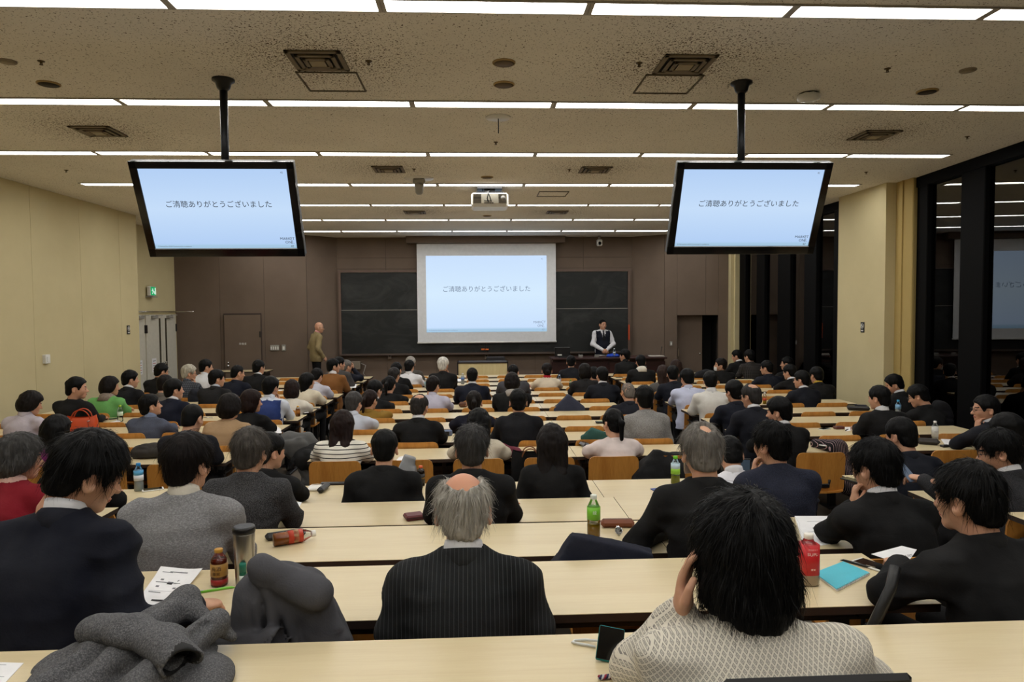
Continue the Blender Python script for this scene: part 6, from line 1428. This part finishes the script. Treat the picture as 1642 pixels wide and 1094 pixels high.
heap('grey_jacket', 'crumpled grey-brown jacket on the left desk', 'jacket', on(240, 733, 6), lump, fabric((70, 66, 62)), .011, (-.26, -.2, -.03), (.26, .2, .2), 37, .02, (9, 9, 9))
def strip(P): return smin(cone(P, (-.06, .15, .03), (.0, -.14, .05), .055, .07), cone(P, (.0, -.14, .05), (.03, -.22, -.26), .07, .09), .04)
p = on(1332, 722, 6); heap('striped_scarf', 'dark scarf with pale and pink stripes hanging over the right desk edge', 'scarf', p, strip, fabric((34, 32, 38), 'pinstripe', (190, 160, 164)), .011, (-.2, -.36, -.42), (.2, .26, .18), 41, .014, (8, 5, 5))
def pile(P): return smin(ell(P, (0, 0, .05), (.20, .17, .13)), cone(P, (.1, -.05, .08), (.16, -.1, -.25), .09, .10), .06)
heap('grey_coat', 'grey coat bundled on the aisle seat of the left block', 'coat', at_y(474, 722, 6.55), pile, fabric((92, 92, 92)), .014, (-.3, -.3, -.42), (.36, .3, .26), 43, .035, (9, 9, 7))
heap('black_coat', 'black coat bundled low in the left aisle beside the grey coat', 'coat', at_y(503, 742, 6.45), pile, fabric((46, 46, 48)), .014, (-.3, -.3, -.42), (.36, .3, .26), 47, .035, (9, 9, 7))
# bags
def tote(name, label, p, w, d, hgt, m, hm, rz=0, hr=.09):
    t_ = thing(name, label, 'bag', p, (0, 0, rz)); q_ = B()
    secs = [(0, .92, 1), (.1, 1, 1), (.7, .96, .8), (1, .88, .55)]; vs_ = []
    for (zf, fw, fd) in secs:
        for k in range(20):
            a = math.tau*k/20; c, s_ = math.cos(a), math.sin(a); e = .5; x = math.copysign(abs(c)**e, c); y = math.copysign(abs(s_)**e, s_); vs_.append((x*w/2*fw, y*d/2*fd, zf*hgt+(.012*math.cos(a*2) if zf == 1 else 0)))
    fs_ = [(i*20+k, i*20+(k+1) % 20, (i+1)*20+(k+1) % 20, (i+1)*20+k) for i in range(3) for k in range(20)]+[tuple(reversed(range(20)))]
    q_.add(vs_, fs_, 0, True); q_.obj('bag_body', m, t_)
    for sy in (-1, 1):
        q_ = B(); q_.tube([(hr*math.cos(a), sy*d*.26+sy*.02*math.sin(a), hgt*.82+hr*1.25*math.sin(a)) for a in [math.pi*i/12 for i in range(13)]], .006, n=7); q_.obj('handle', hm, t_)
    return t_
t = tote('orange_handbag', 'orange leather handbag standing on the left desk', on(132, 697, 8), .32, .16, .20, plain('orange_leather', (206, 78, 30), .42), plain('orange_leather2', (186, 66, 26), .42), math.radians(14))
q = B(); [q.lathe([(.012, 0), (.016, .004), (.012, .008)], n=12, c=(sx*.08, -.066, .15)) for sx in (-1, 1)]; q.obj('buckle', CHROME, t)
pb = at_y(850, 772, seat_y(6)-.02); tote('tote_bag', 'black tote bag with brown handles on a chair behind the long black hair', Vector((pb.x, pb.y, floor_z(6)+.452)), .34, .14, .34, sb(20), plain('tan_leather', (132, 84, 50), .5), 0, .07)
pb = at_y(1415, 985, 1.96); t = thing('black_backpack', 'black backpack with arched straps behind the black suit', 'bag', (pb.x, 1.98, floor_z(2)+.02))
q = B(); q.box((.06, 0, .27), (.30, .16, .54), bev=.06); q.obj('bag_body', sb(20), t)
zt = at_y(1415, 908, 1.96).z-t.location.z
q = B(); q.tube([(-.09, -.06, zt-.32), (-.06, -.07, zt-.16), (.0, -.06, zt-.05), (.03, -.03, zt)], .016, n=8); q.tube([(.16, -.06, .5), (.20, -.07, .585), (.26, -.06, .60), (.31, -.05, .55)], .014, n=8); q.obj('strap', BLACKPL, t)
# on the teacher desk
def td(px, py, y=16.15): p_ = at_y(px, py, y); return Vector((p_.x, y, TZ))
t = thing('monitor', 'small black monitor on the left end of the teacher desk', 'monitor', td(902, 570)); q = B(); q.box((0, 0, .13), (.36, .05, .22), bev=.01); q.obj('cabinet', BLACKPL, t); q = B(); q.box((0, 0, .01), (.2, .14, .02), bev=.005); q.obj('foot', BLACKPL, t); q = B(); q.box((-.07, -.027, .06), (.1, .003, .03)); q.obj('sticker', WHITEPL, t)
heap('blue_cloth', 'crumpled bright blue cloth on the teacher desk', 'cloth', td(983, 576), lambda P: smax(ell(P, (0, 0, .02), (.17, .09, .06)), -P[..., 2], .01), fabric((40, 76, 190)), .014, (-.24, -.16, -.03), (.24, .16, .12), 51, .02, (10, 10, 10))
t = thing('gooseneck_microphone', 'thin gooseneck microphone on the teacher desk, right', 'microphone', td(1060, 572)); q = B(); q.tube([(0, 0, .0), (0, 0, .12), (.01, -.02, .2)], .006, n=6); q.obj('neck', STEEL, t); q = B(); q.lathe([(.05, 0), (.05, .012), (0, .014)], n=16); q.obj('base', BLACKPL, t); q = B(); q.tube([(.01, -.02, .2), (.014, -.03, .23)], .011, n=8); q.obj('capsule', BLACKPL, t)
for i, (x, lab) in enumerate(((931, 'left'), (957, 'right'))):
    t = thing('name_stand', 'small metal stand on the teacher desk, %s of two' % lab, 'stand', td(x, 575)); q = B(); q.box((0, 0, .03), (.1, .02, .05), rot=Euler((.4, 0, 0))); q.box((0, .02, .004), (.1, .06, .006)); q.obj('plate', GREYPL, t)
t = thing('document_tray', 'flat pale document tray on the right end of the teacher desk', 'tray', td(1052, 575)); q = B(); q.box((0, 0, .012), (.34, .24, .02), bev=.006); q.obj('tray', plain('tray_pale', (196, 190, 184), .5), t)
# phone in the hand of the person at the right edge; bottle raised at the front left
w_ = E7[2][1][1]; o_ = E7[0]; ph = o_.matrix_basis @ Vector((w_[0]-.03, w_[1]+.10, w_[2]+.03))
t = thing('mobile_phone', 'blue-grey phone held up in one hand at the right edge', 'phone', ph, (math.radians(40), 0, math.radians(20))); q = B(); q.box((0, 0, 0), (.074, .148, .009), bev=.003); q.obj('body', plain('phone_blue', (96, 112, 136), .3), t); q = B(); q.box((-.02, .055, -.005), (.02, .02, .003)); q.obj('camera_bump', BLACKPL, t)
